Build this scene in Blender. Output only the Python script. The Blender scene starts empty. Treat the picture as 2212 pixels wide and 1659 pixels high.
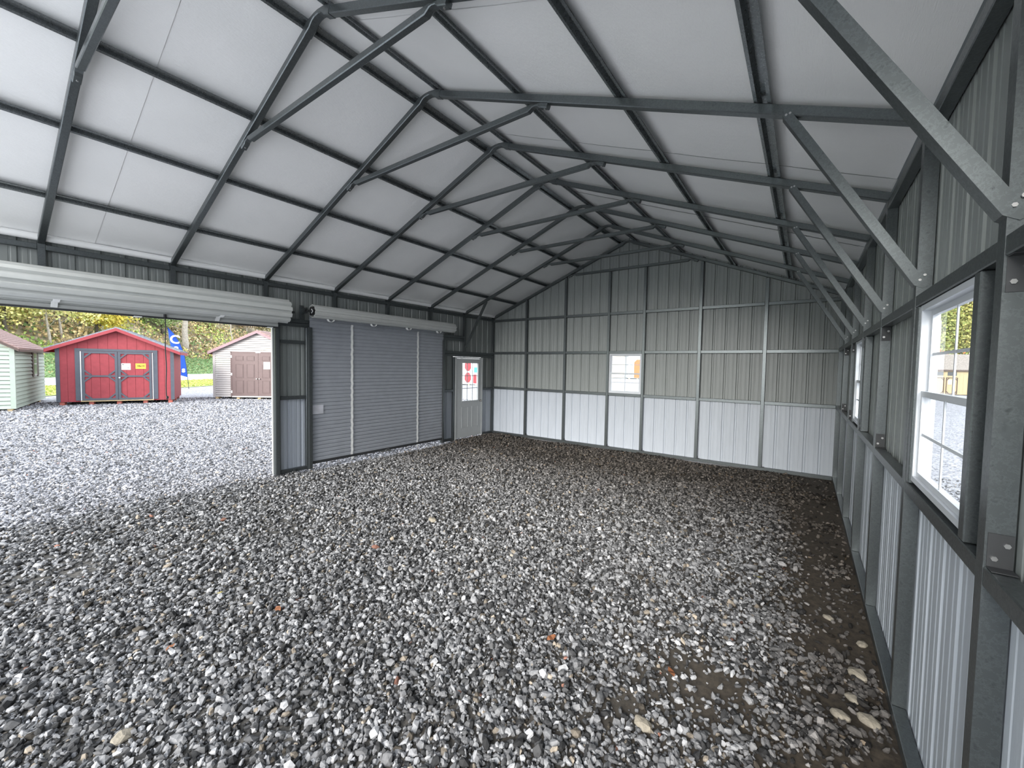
import bpy, math, random
import numpy as np
from mathutils import Vector, Matrix
random.seed(7); rng = np.random.default_rng(11)
SC = bpy.context.scene; COL = SC.collection
S = 1.2192; W = 7.763; HE = 3.2315; SL = 0.4; T = 0.062
HP = HE + SL * W / 2
WIN = True
# ------------------------------------------------------------------ camera
f_px, yaw, pitch, roll = 877.2968, 0.6238868, -0.04413096, 0.01709005
CP = Vector((7.2917, -9.17617, 1.8989))
F = Vector((-math.sin(yaw) * math.cos(pitch), math.cos(yaw) * math.cos(pitch), math.sin(pitch)))
R0 = Vector((math.cos(yaw), math.sin(yaw), 0)); U0 = R0.cross(F)
R = math.cos(roll) * R0 + math.sin(roll) * U0; U = -math.sin(roll) * R0 + math.cos(roll) * U0
cd = bpy.data.cameras.new('camera'); cam = bpy.data.objects.new('camera', cd); COL.objects.link(cam)
cd.sensor_fit = 'HORIZONTAL'; cd.sensor_width = 36; cd.lens = f_px * 36 / 2212; cd.clip_start = 0.02; cd.clip_end = 600
M = Matrix(((R.x, U.x, -F.x, CP.x), (R.y, U.y, -F.y, CP.y), (R.z, U.z, -F.z, CP.z), (0, 0, 0, 1)))
cam.matrix_world = M; SC.camera = cam

# ------------------------------------------------------------------ materials
def nodes(name):
    m = bpy.data.materials.new(name); m.use_nodes = True
    nt = m.node_tree; b = nt.nodes['Principled BSDF']
    return m, nt, b
def N(nt, t, **kw):
    n = nt.nodes.new(t)
    for k, v in kw.items(): setattr(n, k, v)
    return n
def ramp(nt, src, stops):
    r = N(nt, 'ShaderNodeValToRGB'); e = r.color_ramp.elements
    e[0].position, e[0].color = stops[0][0], (*stops[0][1], 1)
    e[1].position, e[1].color = stops[-1][0], (*stops[-1][1], 1)
    for p, c in stops[1:-1]:
        k = e.new(p); k.color = (*c, 1)
    nt.links.new(src, r.inputs[0]); return r.outputs[0]
def coords(nt, scale=(1, 1, 1)):
    tc = N(nt, 'ShaderNodeTexCoord'); mp = N(nt, 'ShaderNodeMapping'); mp.inputs['Scale'].default_value = scale
    nt.links.new(tc.outputs['Object'], mp.inputs[0]); return mp.outputs[0]
def noise(nt, vec, sc, det=3, rough=.55):
    n = N(nt, 'ShaderNodeTexNoise'); n.inputs['Scale'].default_value = sc; n.inputs['Detail'].default_value = det
    n.inputs['Roughness'].default_value = rough; nt.links.new(vec, n.inputs['Vector']); return n.outputs[0]
def bump(nt, b, h, strength, dist=.01):
    k = N(nt, 'ShaderNodeBump'); k.inputs['Strength'].default_value = strength; k.inputs['Distance'].default_value = dist
    nt.links.new(h, k.inputs['Height']); nt.links.new(k.outputs[0], b.inputs['Normal']); return k
def mat(name, col, rough=.5, metal=0, var=.12, sc=8, stretch=(1, 1, 1), bmp=0, bsc=60, spec=None):
    m, nt, b = nodes(name); v = coords(nt, stretch)
    n = noise(nt, v, sc)
    lo = tuple(max(0, c * (1 - var)) for c in col); hi = tuple(min(1, c * (1 + var)) for c in col)
    nt.links.new(ramp(nt, n, [(.3, lo), (.7, hi)]), b.inputs['Base Color'])
    b.inputs['Roughness'].default_value = rough; b.inputs['Metallic'].default_value = metal
    if spec is not None: b.inputs['Specular IOR Level'].default_value = spec
    if bmp: bump(nt, b, noise(nt, v, bsc), bmp)
    return m
def galv(name, col, rough=.36, lo=.72):
    m, nt, b = nodes(name); v = coords(nt)
    n = noise(nt, v, 70, 4, .7); n2 = noise(nt, v, 28, 3)
    mx = N(nt, 'ShaderNodeMath', operation='ADD'); nt.links.new(n, mx.inputs[0]); nt.links.new(n2, mx.inputs[1])
    c0 = tuple(c * lo for c in col); c1 = tuple(min(1, c * 1.25) for c in col)
    nt.links.new(ramp(nt, mx.outputs[0], [(.75, c0), (1.0, col), (1.3, c1)]), b.inputs['Base Color'])
    r = N(nt, 'ShaderNodeMapRange'); r.inputs[3].default_value = rough - .1; r.inputs[4].default_value = rough + .14
    nt.links.new(n, r.inputs[0]); nt.links.new(r.outputs[0], b.inputs['Roughness'])
    b.inputs['Metallic'].default_value = .75
    return m
MT = {}
MT['steel'] = galv('galvanized_steel', (.115, .128, .132), .31, .82)
MT['purlin'] = galv('galvanized_purlin', (.18, .195, .20), .27, .85)
MT['bolt'] = mat('bolt_metal', (.5, .5, .5), .3, .9)
MT['panel'] = mat('painted_panel', (.215, .232, .227), .38, 0, .05, 5, (3, 3, .4), .08, 30)
MT['wains'] = mat('painted_wainscot_panel', (.43, .465, .515), .36, 0, .04, 5, (3, 3, .4), .08, 30)
MT['paint'] = mat('white_paint', (.74, .76, .77), .35, 0, .03)
MT['vinyl'] = mat('white_vinyl', (.56, .585, .62), .3, 0, .02)
MT['doorw'] = mat('white_door_paint', (.46, .48, .485), .4, 0, .03)
MT['roll'] = mat('door_roll_paint', (.50, .515, .50), .28, 0, .04, 5)
MT['curt'] = mat('curtain_paint', (.34, .36, .395), .34, .15, .05, 5)
MT['black'] = mat('black_rubber_and_shade', (.015, .015, .016), .6)
MT['dark'] = mat('dark_steel', (.05, .052, .055), .5, .4)
MT['tape'] = mat('white_webbing', (.78, .79, .78), .7, 0, .06, 40)
MT['label'] = mat('silver_label', (.62, .63, .68), .3, .3)
MT['knob'] = mat('brushed_knob', (.45, .44, .42), .25, 1)
def ceilmat():
    m, nt, b = nodes('white_insulation_facing'); v = coords(nt)
    n = noise(nt, v, 1.4, 4)
    nt.links.new(ramp(nt, n, [(.3, (.84, .845, .84)), (.7, (.90, .90, .895))]), b.inputs['Base Color'])
    b.inputs['Roughness'].default_value = .38; b.inputs['Specular IOR Level'].default_value = .45
    w1 = noise(nt, coords(nt, (160, 22, 160)), 1, 3, .7); w2 = noise(nt, v, 4, 4, .6)
    a = N(nt, 'ShaderNodeMath', operation='MULTIPLY_ADD'); nt.links.new(w2, a.inputs[0]); a.inputs[1].default_value = 1.4; nt.links.new(w1, a.inputs[2])
    bump(nt, b, a.outputs[0], .5, .005)
    return m
MT['ceil'] = ceilmat()
def glass():
    m, nt, b = nodes('window_glass'); nt.nodes.remove(b)
    out = nt.nodes['Material Output']; tr = N(nt, 'ShaderNodeBsdfTransparent'); gl = N(nt, 'ShaderNodeBsdfGlossy')
    tr.inputs[0].default_value = (.95, .97, .97, 1); gl.inputs['Roughness'].default_value = .02
    lw = N(nt, 'ShaderNodeLayerWeight'); lw.inputs[0].default_value = .5; mx = N(nt, 'ShaderNodeMixShader')
    pw = N(nt, 'ShaderNodeMath', operation='POWER'); pw.inputs[1].default_value = 5; nt.links.new(lw.outputs['Facing'], pw.inputs[0])
    fr = N(nt, 'ShaderNodeMath', operation='MULTIPLY_ADD'); fr.inputs[1].default_value = .9; fr.inputs[2].default_value = .05; nt.links.new(pw.outputs[0], fr.inputs[0])
    nt.links.new(fr.outputs[0], mx.inputs[0]); nt.links.new(tr.outputs[0], mx.inputs[1]); nt.links.new(gl.outputs[0], mx.inputs[2])
    nt.links.new(mx.outputs[0], out.inputs[0]); return m
MT['glass'] = glass()
def groundmat():
    m, nt, b = nodes('fine_gravel_ground'); v = coords(nt)
    vo = N(nt, 'ShaderNodeTexVoronoi'); vo.inputs['Scale'].default_value = 30; nt.links.new(v, vo.inputs['Vector'])
    hsv = N(nt, 'ShaderNodeSeparateColor'); nt.links.new(vo.outputs['Color'], hsv.inputs[0])
    st = ramp(nt, hsv.outputs[0], [(0, (.08, .08, .09)), (.45, (.27, .27, .29)), (1, (.56, .56, .59))])
    # soil (near building interior) versus stone fines
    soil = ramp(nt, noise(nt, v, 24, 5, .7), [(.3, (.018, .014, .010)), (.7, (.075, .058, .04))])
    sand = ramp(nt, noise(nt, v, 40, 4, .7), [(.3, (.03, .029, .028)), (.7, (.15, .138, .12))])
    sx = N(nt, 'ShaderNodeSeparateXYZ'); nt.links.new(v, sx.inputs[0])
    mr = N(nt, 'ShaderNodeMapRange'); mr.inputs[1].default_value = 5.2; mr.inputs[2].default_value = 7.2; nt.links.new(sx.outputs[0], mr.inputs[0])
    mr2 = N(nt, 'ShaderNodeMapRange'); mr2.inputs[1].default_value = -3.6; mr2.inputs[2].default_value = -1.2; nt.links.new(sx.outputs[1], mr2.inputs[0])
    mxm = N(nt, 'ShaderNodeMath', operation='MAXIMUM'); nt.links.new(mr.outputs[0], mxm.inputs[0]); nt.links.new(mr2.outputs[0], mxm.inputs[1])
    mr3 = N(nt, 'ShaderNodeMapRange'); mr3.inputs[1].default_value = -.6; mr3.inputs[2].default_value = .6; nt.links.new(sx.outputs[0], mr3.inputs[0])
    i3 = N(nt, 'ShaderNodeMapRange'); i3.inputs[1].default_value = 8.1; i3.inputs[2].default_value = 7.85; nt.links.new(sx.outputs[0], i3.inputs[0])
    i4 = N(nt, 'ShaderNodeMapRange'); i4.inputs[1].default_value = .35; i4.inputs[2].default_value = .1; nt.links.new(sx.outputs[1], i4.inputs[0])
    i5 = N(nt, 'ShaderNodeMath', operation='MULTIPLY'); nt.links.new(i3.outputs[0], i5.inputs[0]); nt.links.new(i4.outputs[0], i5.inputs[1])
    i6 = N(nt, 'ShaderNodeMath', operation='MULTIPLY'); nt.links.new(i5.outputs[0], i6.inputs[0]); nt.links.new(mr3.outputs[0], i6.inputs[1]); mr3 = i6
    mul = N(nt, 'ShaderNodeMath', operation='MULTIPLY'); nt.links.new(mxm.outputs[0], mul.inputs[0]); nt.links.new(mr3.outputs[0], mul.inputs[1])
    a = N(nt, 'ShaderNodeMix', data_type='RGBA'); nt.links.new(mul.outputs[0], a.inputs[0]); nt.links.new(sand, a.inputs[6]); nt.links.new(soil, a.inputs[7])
    # inside: soil/sand, colour darkened to deepen shade in gaps between stones; outside: stones
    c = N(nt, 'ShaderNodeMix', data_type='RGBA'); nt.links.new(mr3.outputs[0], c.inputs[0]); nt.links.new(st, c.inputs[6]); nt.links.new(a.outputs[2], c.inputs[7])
    nt.links.new(c.outputs[2], b.inputs['Base Color']); b.inputs['Roughness'].default_value = .9
    bump(nt, b, vo.outputs['Distance'], -.9, .03)
    return m
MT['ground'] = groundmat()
def attrmat(name, rough=.8, var=.25, sc=30, trans=0):
    m, nt, b = nodes(name); at = N(nt, 'ShaderNodeAttribute'); at.attribute_name = 'tint'
    n = noise(nt, coords(nt), sc, 3)
    g = ramp(nt, n, [(.25, (1 - var,) * 3), (.75, (1 + var,) * 3)])
    mx = N(nt, 'ShaderNodeMix', data_type='RGBA', blend_type='MULTIPLY'); mx.inputs[0].default_value = 1
    nt.links.new(at.outputs['Color'], mx.inputs[6]); nt.links.new(g, mx.inputs[7])
    nt.links.new(mx.outputs[2], b.inputs['Base Color']); b.inputs['Roughness'].default_value = rough
    b.inputs['Specular IOR Level'].default_value = .25
    return m
MT['stone'] = attrmat('crushed_limestone', .78, .22, 70)
MT['leaf'] = attrmat('leaf_foliage', .7, .1, 3)
MT['grass'] = mat('grass', (.34, .46, .12), .9, 0, .5, 4, bmp=.8, bsc=20)
MT['bank'] = mat('bank_grass', (.17, .28, .10), .9, 0, .55, 2.5, bmp=.8, bsc=15)
MT['road'] = mat('pale_concrete_road', (.74, .74, .75), .85, 0, .06, 2)
MT['hill'] = mat('hillside_earth', (.30, .26, .17), .95, 0, .5, 1.2, bmp=.8, bsc=6)
MT['bark'] = mat('pale_bark', (.42, .37, .32), .85, 0, .25, 6)
MT['dbark'] = mat('dark_bark', (.10, .085, .07), .9, 0, .3, 6)
MT['red'] = mat('red_siding', (.30, .045, .055), .75, 0, .1, 8)
MT['grey'] = mat('charcoal_trim', (.075, .085, .105), .55, 0, .08)
MT['shingle'] = mat('grey_shingle', (.22, .24, .27), .9, 0, .3, 22)
MT['brshingle'] = mat('brown_shingle', (.30, .20, .18), .9, 0, .3, 18)
MT['grshingle'] = mat('brown_grey_shingle', (.30, .27, .24), .9, 0, .35, 14)
MT['green'] = mat('pale_green_siding', (.37, .43, .365), .6, 0, .04)
MT['cream'] = mat('greyish_siding', (.40, .375, .36), .6, 0, .04)
MT['mauve'] = mat('mauve_trim', (.26, .165, .18), .6, 0, .08)
MT['brdoor'] = mat('brown_door', (.12, .078, .074), .5, 0, .06)
MT['wood'] = mat('raw_wood', (.55, .42, .24), .8, 0, .15)
MT['redwood'] = mat('red_block', (.42, .12, .09), .8, 0, .1)
MT['paper'] = mat('white_paper', (.80, .84, .86), .7, 0, .02)
MT['yellow'] = mat('yellow_card', (.90, .56, .06), .6, 0, .03)
MT['ink'] = mat('dark_ink', (.06, .03, .02), .7)
MT['flag'] = mat('blue_flag_cloth', (.015, .09, .50), .7, 0, .15, 3)
MT['white'] = mat('white_plain', (.82, .83, .83), .6, 0, .02)
MT['tan'] = mat('tan_siding', (.45, .36, .21), .6, 0, .05)
MT['dbrown'] = mat('dark_brown_trim', (.09, .06, .05), .6, 0, .1)
MT['beige'] = mat('beige_siding', (.50, .46, .38), .6, 0, .03)
MT['ltblue'] = mat('pale_blue_siding', (.40, .46, .51), .6, 0, .03)
MT['orange'] = mat('stained_wood_door', (.40, .15, .06), .6, 0, .2, 5, (6, 6, .4))
MT['teal'] = mat('teal_sticker', (.05, .38, .33), .5)
MT['screen'] = mat('dark_pane', (.07, .075, .08), .15)
MT['rock'] = mat('tan_rock', (.27, .24, .19), .85, 0, .3, 20, bmp=.4, bsc=50)
MT['brleaf'] = mat('brown_leaf', (.20, .075, .03), .7, 0, .2, 30)
MT['yleaf'] = mat('yellow_leaf', (.42, .34, .08), .7, 0, .2, 30)

# ------------------------------------------------------------------ mesh helpers
class MB:
    def __init__(s): s.v = []; s.f = []; s.m = []
    def face(s, idx, mi=0): s.f.append(idx); s.m.append(mi)
    def add(s, vs, fs, mi=0):
        o = len(s.v); s.v += [tuple(v) for v in vs]
        for f in fs: s.f.append([i + o for i in f]); s.m.append(mi)
        return s
    def box(s, a, b, mi=0):
        x0, y0, z0 = [min(a[i], b[i]) for i in range(3)]; x1, y1, z1 = [max(a[i], b[i]) for i in range(3)]
        return s.add([(x0, y0, z0), (x1, y0, z0), (x1, y1, z0), (x0, y1, z0), (x0, y0, z1), (x1, y0, z1), (x1, y1, z1), (x0, y1, z1)],
                     [(0, 3, 2, 1), (4, 5, 6, 7), (0, 1, 5, 4), (1, 2, 6, 5), (2, 3, 7, 6), (3, 0, 4, 7)], mi)
    def beam(s, p0, p1, w, h, up=(0, 0, 1), mi=0):
        p0 = Vector(p0); p1 = Vector(p1); d = (p1 - p0).normalized(); sd = d.cross(Vector(up)).normalized(); u = sd.cross(d)
        vs = []
        for p in (p0, p1):
            for a, b in ((-1, -1), (1, -1), (1, 1), (-1, 1)): vs.append(p + sd * a * w / 2 + u * b * h / 2)
        return s.add(vs, [(0, 1, 2, 3), (7, 6, 5, 4), (0, 4, 5, 1), (1, 5, 6, 2), (2, 6, 7, 3), (3, 7, 4, 0)], mi)
    def sweep(s, pts, prof_fn, closed=True, cap=True, mi=0):
        rings = [prof_fn(i) for i in range(len(pts))]; n = len(rings[0]); o = len(s.v)
        for r in rings: s.v += [tuple(p) for p in r]
        for i in range(len(rings) - 1):
            for j in range(n if closed else n - 1):
                a = o + i * n + j; b = o + i * n + (j + 1) % n; s.f.append([a, b, b + n, a + n]); s.m.append(mi)
        if cap and closed:
            s.f.append([o + j for j in range(n)][::-1]); s.m.append(mi)
            k = o + (len(rings) - 1) * n; s.f.append([k + j for j in range(n)]); s.m.append(mi)
        return s
    def xz(s, pts, y0, y1, mi=0, c=.006):
        """square tube along a path in the xz plane; pts = (x, z_centre, thickness)"""
        P = [Vector((p[0], 0, p[1])) for p in pts]; R_ = []
        for i in range(len(P)):
            a = P[max(0, i - 1)]; b = P[min(len(P) - 1, i + 1)]; d = (b - a).normalized(); n = Vector((-d.z, 0, d.x))
            h = pts[i][2] / 2; cc = min(c, h * .5)
            R_.append([P[i] + n * q + Vector((0, y, 0)) for q, y in
                       ((-h, y0 + cc), (-h, y1 - cc), (-h + cc, y1), (h - cc, y1), (h, y1 - cc), (h, y0 + cc), (h - cc, y0), (-h + cc, y0))])
        return s.sweep(pts, lambda i: R_[i], mi=mi)
    def tube(s, path, r, n=8, mi=0, cap=True):
        P = [Vector(p) for p in path]; rr = r if hasattr(r, '__len__') else [r] * len(P); R_ = []
        for i in range(len(P)):
            d = (P[min(len(P) - 1, i + 1)] - P[max(0, i - 1)]).normalized()
            ref = Vector((0, 0, 1)) if abs(d.z) < .9 else Vector((1, 0, 0)); a = d.cross(ref).normalized(); b = d.cross(a)
            R_.append([P[i] + (a * math.cos(t) + b * math.sin(t)) * rr[i] for t in [2 * math.pi * k / n for k in range(n)]])
        return s.sweep(P, lambda i: R_[i], mi=mi, cap=cap)
    def prism(s, poly, o, ux, uy, n, d, mi=0):
        """poly (2-D, ccw) in frame o+ux*a+uy*b extruded by n*d"""
        o = Vector(o); ux = Vector(ux); uy = Vector(uy); n = Vector(n); k = len(poly)
        vs = [o + ux * a + uy * b for a, b in poly] + [o + ux * a + uy * b + n * d for a, b in poly]
        return s.add(vs, [list(range(k))[::-1], list(range(k, 2 * k))] + [(i, (i + 1) % k, (i + 1) % k + k, i + k) for i in range(k)], mi)
    def build(s, name, mats, parent=None, world=True, smooth=False):
        if not isinstance(mats, (list, tuple)): mats = [mats]
        v = np.array(s.v, float)
        if parent is not None:
            loc = Vector((0, 0, 0))
            if world:
                pm = parent.matrix_basis.copy(); pp = parent.parent
                while pp is not None: pm = pp.matrix_basis @ pm; pp = pp.parent
                inv = np.array(pm.inverted()); v = v @ inv[:3, :3].T + inv[:3, 3]
        else:
            loc = Vector(((v[:, 0].min() + v[:, 0].max()) / 2, (v[:, 1].min() + v[:, 1].max()) / 2, v[:, 2].min())); v = v - np.array(loc)
        me = bpy.data.meshes.new(name); me.from_pydata(v.tolist(), [], s.f); 
        for m in mats: me.materials.append(MT[m])
        if len(mats) > 1: me.polygons.foreach_set('material_index', s.m)
        if smooth: me.shade_smooth()
        me.update(); o = bpy.data.objects.new(name, me); COL.objects.link(o); o.location = loc
        if parent is not None: o.parent = parent
        return o
def tag(o, label, cat, group=None, kind=None):
    o['label'] = label; o['category'] = cat
    if group: o['group'] = group
    if kind: o['kind'] = kind
    return o
def empty(name, loc, label, cat, group=None, kind=None, rz=0):
    o = bpy.data.objects.new(name, None); COL.objects.link(o); o.location = loc; o.rotation_euler = (0, 0, rz); o.empty_display_size = .1
    o.matrix_basis = Matrix.Translation(Vector(loc)) @ Matrix.Rotation(rz, 4, 'Z')
    return tag(o, label, cat, group, kind)
def box(name, a, b, m, parent=None, world=True): return MB().box(a, b).build(name, m, parent, world)
def pieces(name, mbs, m, parent, world=True): return [b_.build(name, m, parent, world) for b_ in mbs]
def MBx(*bs):
    b = MB()
    for a, c in bs: b.box(a, c)
    return b
ORD = ['', 'first', 'second', 'third', 'fourth', 'fifth', 'sixth', 'seventh', 'eighth']

# ------------------------------------------------------------------ terrain
def gz(x, y):
    x = np.asarray(x, float); y = np.asarray(y, float)
    q = -.83 * x - .557 * y
    z = -.06 + np.interp(q, [24, 31, 37, 44, 70, 90], [0, .05, .36, 2.2, 22, 26])
    z = z + .03 * np.clip(y - 15, 0, 60) * np.clip((12 - x) / 7, 0, 1) * np.clip((20 - q) / 10, 0, 1)
    inside = np.clip((x + .3) / .8, 0, 1) * np.clip((9 - x) / 1, 0, 1)
    z = z + inside * (.012 * np.sin(x * 1.7 + 1) * np.cos(y * 1.3) + .010 * np.sin(x * 3.1 + y * 2.3))
    z = z - .055 * np.exp(-((x + .02) / .22) ** 2) * ((y > -5.6) & (y < -1.7))
    hilly = np.clip((q - 40) / 10, 0, 1)
    z = z + hilly * (.6 * np.sin(x * .35 + y * .2) * np.cos(y * .41 - x * .13) + .25 * np.sin(x * 1.1) * np.cos(y * .9))
    return z
def terrain(name, qa, qb, m, label, cat, kind='structure', step=1.2, zo=0.):
    n = np.array((-.83, -.557)); t = np.array((-.557, .83))
    qs = np.linspace(qa, qb, max(2, int((qb - qa) / step) + 1)); ts = np.arange(-60, 110, step * 1.5)
    mb = MB()
    for q in qs:
        for a in ts:
            p = n * q + t * a; mb.v.append((p[0], p[1], float(gz(p[0], p[1])) + zo))
    k = len(ts)
    for i in range(len(qs) - 1):
        for j in range(k - 1): mb.face([i * k + j, i * k + j + 1, (i + 1) * k + j + 1, (i + 1) * k + j][::-1])
    o = mb.build(name, m, smooth=True); return tag(o, label, cat, kind=kind)
# yard: fine grid near, coarse far
mb = MB()
xs = np.unique(np.concatenate([np.arange(-60, -24, 4), np.arange(-24, -2, 1.), np.arange(-2, 10, .25), np.arange(10, 70, 3)]))
ys = np.unique(np.concatenate([np.arange(-60, -12, 4), np.arange(-12, 3, .25), np.arange(3, 140, 3)]))
for x in xs:
    for y in ys:
        q = -.83 * x - .557 * y
        mb.v.append((x, y, float(gz(x, y)) - (.0 if q < 27 else .02 + (q - 27) * .08)))
k = len(ys)
for i in range(len(xs) - 1):
    for j in range(k - 1): mb.face([i * k + j, i * k + j + 1, (i + 1) * k + j + 1, (i + 1) * k + j][::-1])
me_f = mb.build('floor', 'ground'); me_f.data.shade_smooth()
for vv in me_f.data.vertices: vv.co += me_f.location
me_f.location = (0, 0, 0)
tag(me_f, 'grey gravel ground running from inside the building out across the yard', 'ground', kind='structure')
b = MB(); b.box((-4, -30, -.09), (13, -10.3, -.035))  # unseen slab behind the camera, added to bounce daylight onto the ceiling
tag(b.build('bounce_apron', 'road'), 'added pale concrete slab out of view, bouncing daylight into the open front', 'bounce_apron', kind='structure')
terrain('grass_verge', 23.6, 31, 'grass', 'narrow strip of bright green grass between gravel yard and pale road', 'grass', zo=.03)
terrain('road', 31, 37, 'road', 'pale road running past behind the sheds', 'road', zo=.05)
terrain('grass_bank', 37, 44.5, 'bank', 'dark green grass bank rising beyond the road', 'grass', zo=.02)
terrain('hillside', 44.3, 92, 'hill', 'steep brown wooded hillside rising behind the road', 'hillside')

# ------------------------------------------------------------------ gravel stones (stuff)
ico = []
ph = (1 + 5 ** .5) / 2
for a, b in ((-1, ph), (1, ph), (-1, -ph), (1, -ph)): ico.append((a, b, 0))
for a, b in ((-1, ph), (1, ph), (-1, -ph), (1, -ph)): ico.append((0, a, b))
for a, b in ((-1, ph), (1, ph), (-1, -ph), (1, -ph)): ico.append((b, 0, a))
ico = np.array(ico) / math.sqrt(1 + ph * ph)
icf = []
for i in range(12):
    for j in range(i + 1, 12):
        for k_ in range(j + 1, 12):
            a, b, c = ico[i], ico[j], ico[k_]
            if max(np.linalg.norm(a - b), np.linalg.norm(b - c), np.linalg.norm(a - c)) < 1.1:
                icf.append((i, j, k_) if np.dot(np.cross(b - a, c - a), a) > 0 else (i, k_, j))
icf = np.array(icf)
def rotmats(n, tilt=.6):
    a = rng.uniform(0, 2 * np.pi, n); b = rng.normal(0, tilt, n); c = rng.normal(0, tilt, n)
    ca, sa, cb, sb, cc, sc_ = np.cos(a), np.sin(a), np.cos(b), np.sin(b), np.cos(c), np.sin(c)
    z = np.zeros(n); o = np.ones(n)
    Rz = np.stack([ca, -sa, z, sa, ca, z, z, z, o], -1).reshape(n, 3, 3)
    Ry = np.stack([cb, z, sb, z, o, z, -sb, z, cb], -1).reshape(n, 3, 3)
    Rx = np.stack([o, z, z, z, cc, -sc_, z, sc_, cc], -1).reshape(n, 3, 3)
    return Rz @ Ry @ Rx
def mesh_np(name, V, Fc, col, m, smooth=False):
    me = bpy.data.meshes.new(name); nf, k = Fc.shape
    me.vertices.add(len(V)); me.vertices.foreach_set('co', V.astype(np.float32).ravel())
    me.loops.add(nf * k); me.loops.foreach_set('vertex_index', Fc.astype(np.int32).ravel())
    me.polygons.add(nf); me.polygons.foreach_set('loop_start', np.arange(0, nf * k, k, dtype=np.int32))
    me.polygons.foreach_set('loop_total', np.full(nf, k, np.int32))
    ca = me.color_attributes.new('tint', 'FLOAT_COLOR', 'POINT')
    ca.data.foreach_set('color', np.concatenate([col, np.ones((len(col), 1))], 1).astype(np.float32).ravel())
    me.materials.append(MT[m]); me.update(calc_edges=True)
    if not smooth: me.shade_flat()
    o = bpy.data.objects.new(name, me); COL.objects.link(o); return o
def in_view(x, y, mx=260, my=200):
    d = np.stack([x - CP.x, y - CP.y, -.05 - CP.z + 0 * x], -1)
    zf = d @ np.array(F); ok = zf > .25; zf = np.maximum(zf, .25)
    px = 1106 + f_px * (d @ np.array(R)) / zf; py = 829.5 - f_px * (d @ np.array(U)) / zf
    return ok & (px > -mx) & (px < 2212 + mx) & (py < 1659 + my), zf
def smooth_noise(x, y, s, seed):
    r = np.random.default_rng(seed); g = r.random((64, 64)); a = x * s + 17.3; b = y * s + 9.1
    i = np.floor(a).astype(int); j = np.floor(b).astype(int); fa = a - i; fb = b - j
    fa = fa * fa * (3 - 2 * fa); fb = fb * fb * (3 - 2 * fb)
    G = lambda i, j: g[i % 64, j % 64]
    return (G(i, j) * (1 - fa) + G(i + 1, j) * fa) * (1 - fb) + (G(i, j + 1) * (1 - fa) + G(i + 1, j + 1) * fa) * fb
def blob(x, y, cx, cy, rx, ry): return np.exp(-((x - cx) / rx) ** 2 - ((y - cy) / ry) ** 2)
def scatter(n, x0, x1, y0, y1, dmin, dmax, inside=True):
    x = rng.uniform(x0, x1, n); y = rng.uniform(y0, y1, n)
    ok, zf = in_view(x, y); d = np.hypot(x - CP.x, y - CP.y); ok &= (d >= dmin) & (d < dmax)
    ok &= ~((x > W - .005) & (x < W + .12)) if inside else True
    ok &= ~((y > -.03) & (y < .12) & (x > -.1) & (x < W))
    nn = smooth_noise(x, y, 1.5, 1) * .6 + smooth_noise(x, y, 5, 2) * .4
    bare = np.clip((x - 7.02) / .35, 0, 1) * np.clip((nn - .22) / .25, 0, 1) * .92 * (x < W)
    bare = np.maximum(bare, .95 * blob(x, y, 6.85, -6.45, .42, .42) * (nn > .33))
    bare = np.maximum(bare, .8 * blob(x, y, 6.5, -6.95, .2, .2))
    bare = np.maximum(bare, .55 * blob(x, y, 6.9, -5.0, .4, .6) * (nn > .4))
    bare = np.maximum(bare, .40 * np.clip((nn - .55) / .15, 0, 1) * (x > 0) * (x < 5.5) * (y > -9.2) * (y < -5))
    bare = np.maximum(bare, .6 * np.clip((nn - .42) / .2, 0, 1) * (y > -2.2) * (x > 0) * (x < W))
    ok &= rng.random(n) > bare
    return x[ok], y[ok]
XY = []
def layer(dens, dmin, dmax, rmin, rmax, box_, lift):
    a = (box_[1] - box_[0]) * (box_[3] - box_[2]); x, y = scatter(int(a * dens), *box_, dmin, dmax)
    XY.append((x, y, rng.uniform(rmin, rmax, len(x)) ** 1.0, np.full(len(x), lift)))
B1 = (0, 12, -10.2, 0.); 
layer(1700, 0, 5.2, .0115, .0235, (1.5, 7.75, -10.2, -3.9), .002)
layer(1500, 0, 5.2, .006, .011, (1.5, 7.75, -10.2, -3.9), .004)
layer(130, 0, 5.2, .023, .034, (1.5, 7.75, -10.2, -3.9), .004)
layer(1250, 5.2, 9.5, .013, .024, (-2.5, 7.75, -10.2, .0), .002)
layer(60, 5.2, 9.5, .022, .034, (-2.5, 7.75, -10.2, .0), .004)
layer(800, 9.5, 13.5, .016, .028, (-6.5, 7.75, -10.2, .0), .002)
layer(520, 13.5, 19, .018, .032, (-12.5, -.1, -12, 3.0), .002)
layer(240, 19, 27, .024, .040, (-20.5, -.1, -12, 8.0), .002)
layer(150, 0, 11, .014, .026, (7.9, 11, -10, 3.0), .002)
x = np.concatenate([a[0] for a in XY]); y = np.concatenate([a[1] for a in XY]); r = np.concatenate([a[2] for a in XY]); lf = np.concatenate([a[3] for a in XY])
n = len(x); print('stones', n)
Vb = ico[None] * rng.uniform(.72, 1.18, (n, 12, 1)) * np.stack([rng.uniform(.95, 1.45, n), rng.uniform(.7, 1.0, n), rng.uniform(.45, .8, n)], -1)[:, None, :]
Vb = np.einsum('nij,nkj->nki', rotmats(n), Vb) * r[:, None, None]
cz = gz(x, y) + r * rng.uniform(-.1, .7, n) + lf
V = (Vb + np.stack([x, y, cz], -1)[:, None, :]).reshape(-1, 3)
Fc = (icf[None] + 12 * np.arange(n)[:, None, None]).reshape(-1, 3)
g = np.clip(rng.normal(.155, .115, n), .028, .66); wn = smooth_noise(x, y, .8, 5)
warm = rng.random(n); tint = np.stack([g, g, g * 1.02], -1)
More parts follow.
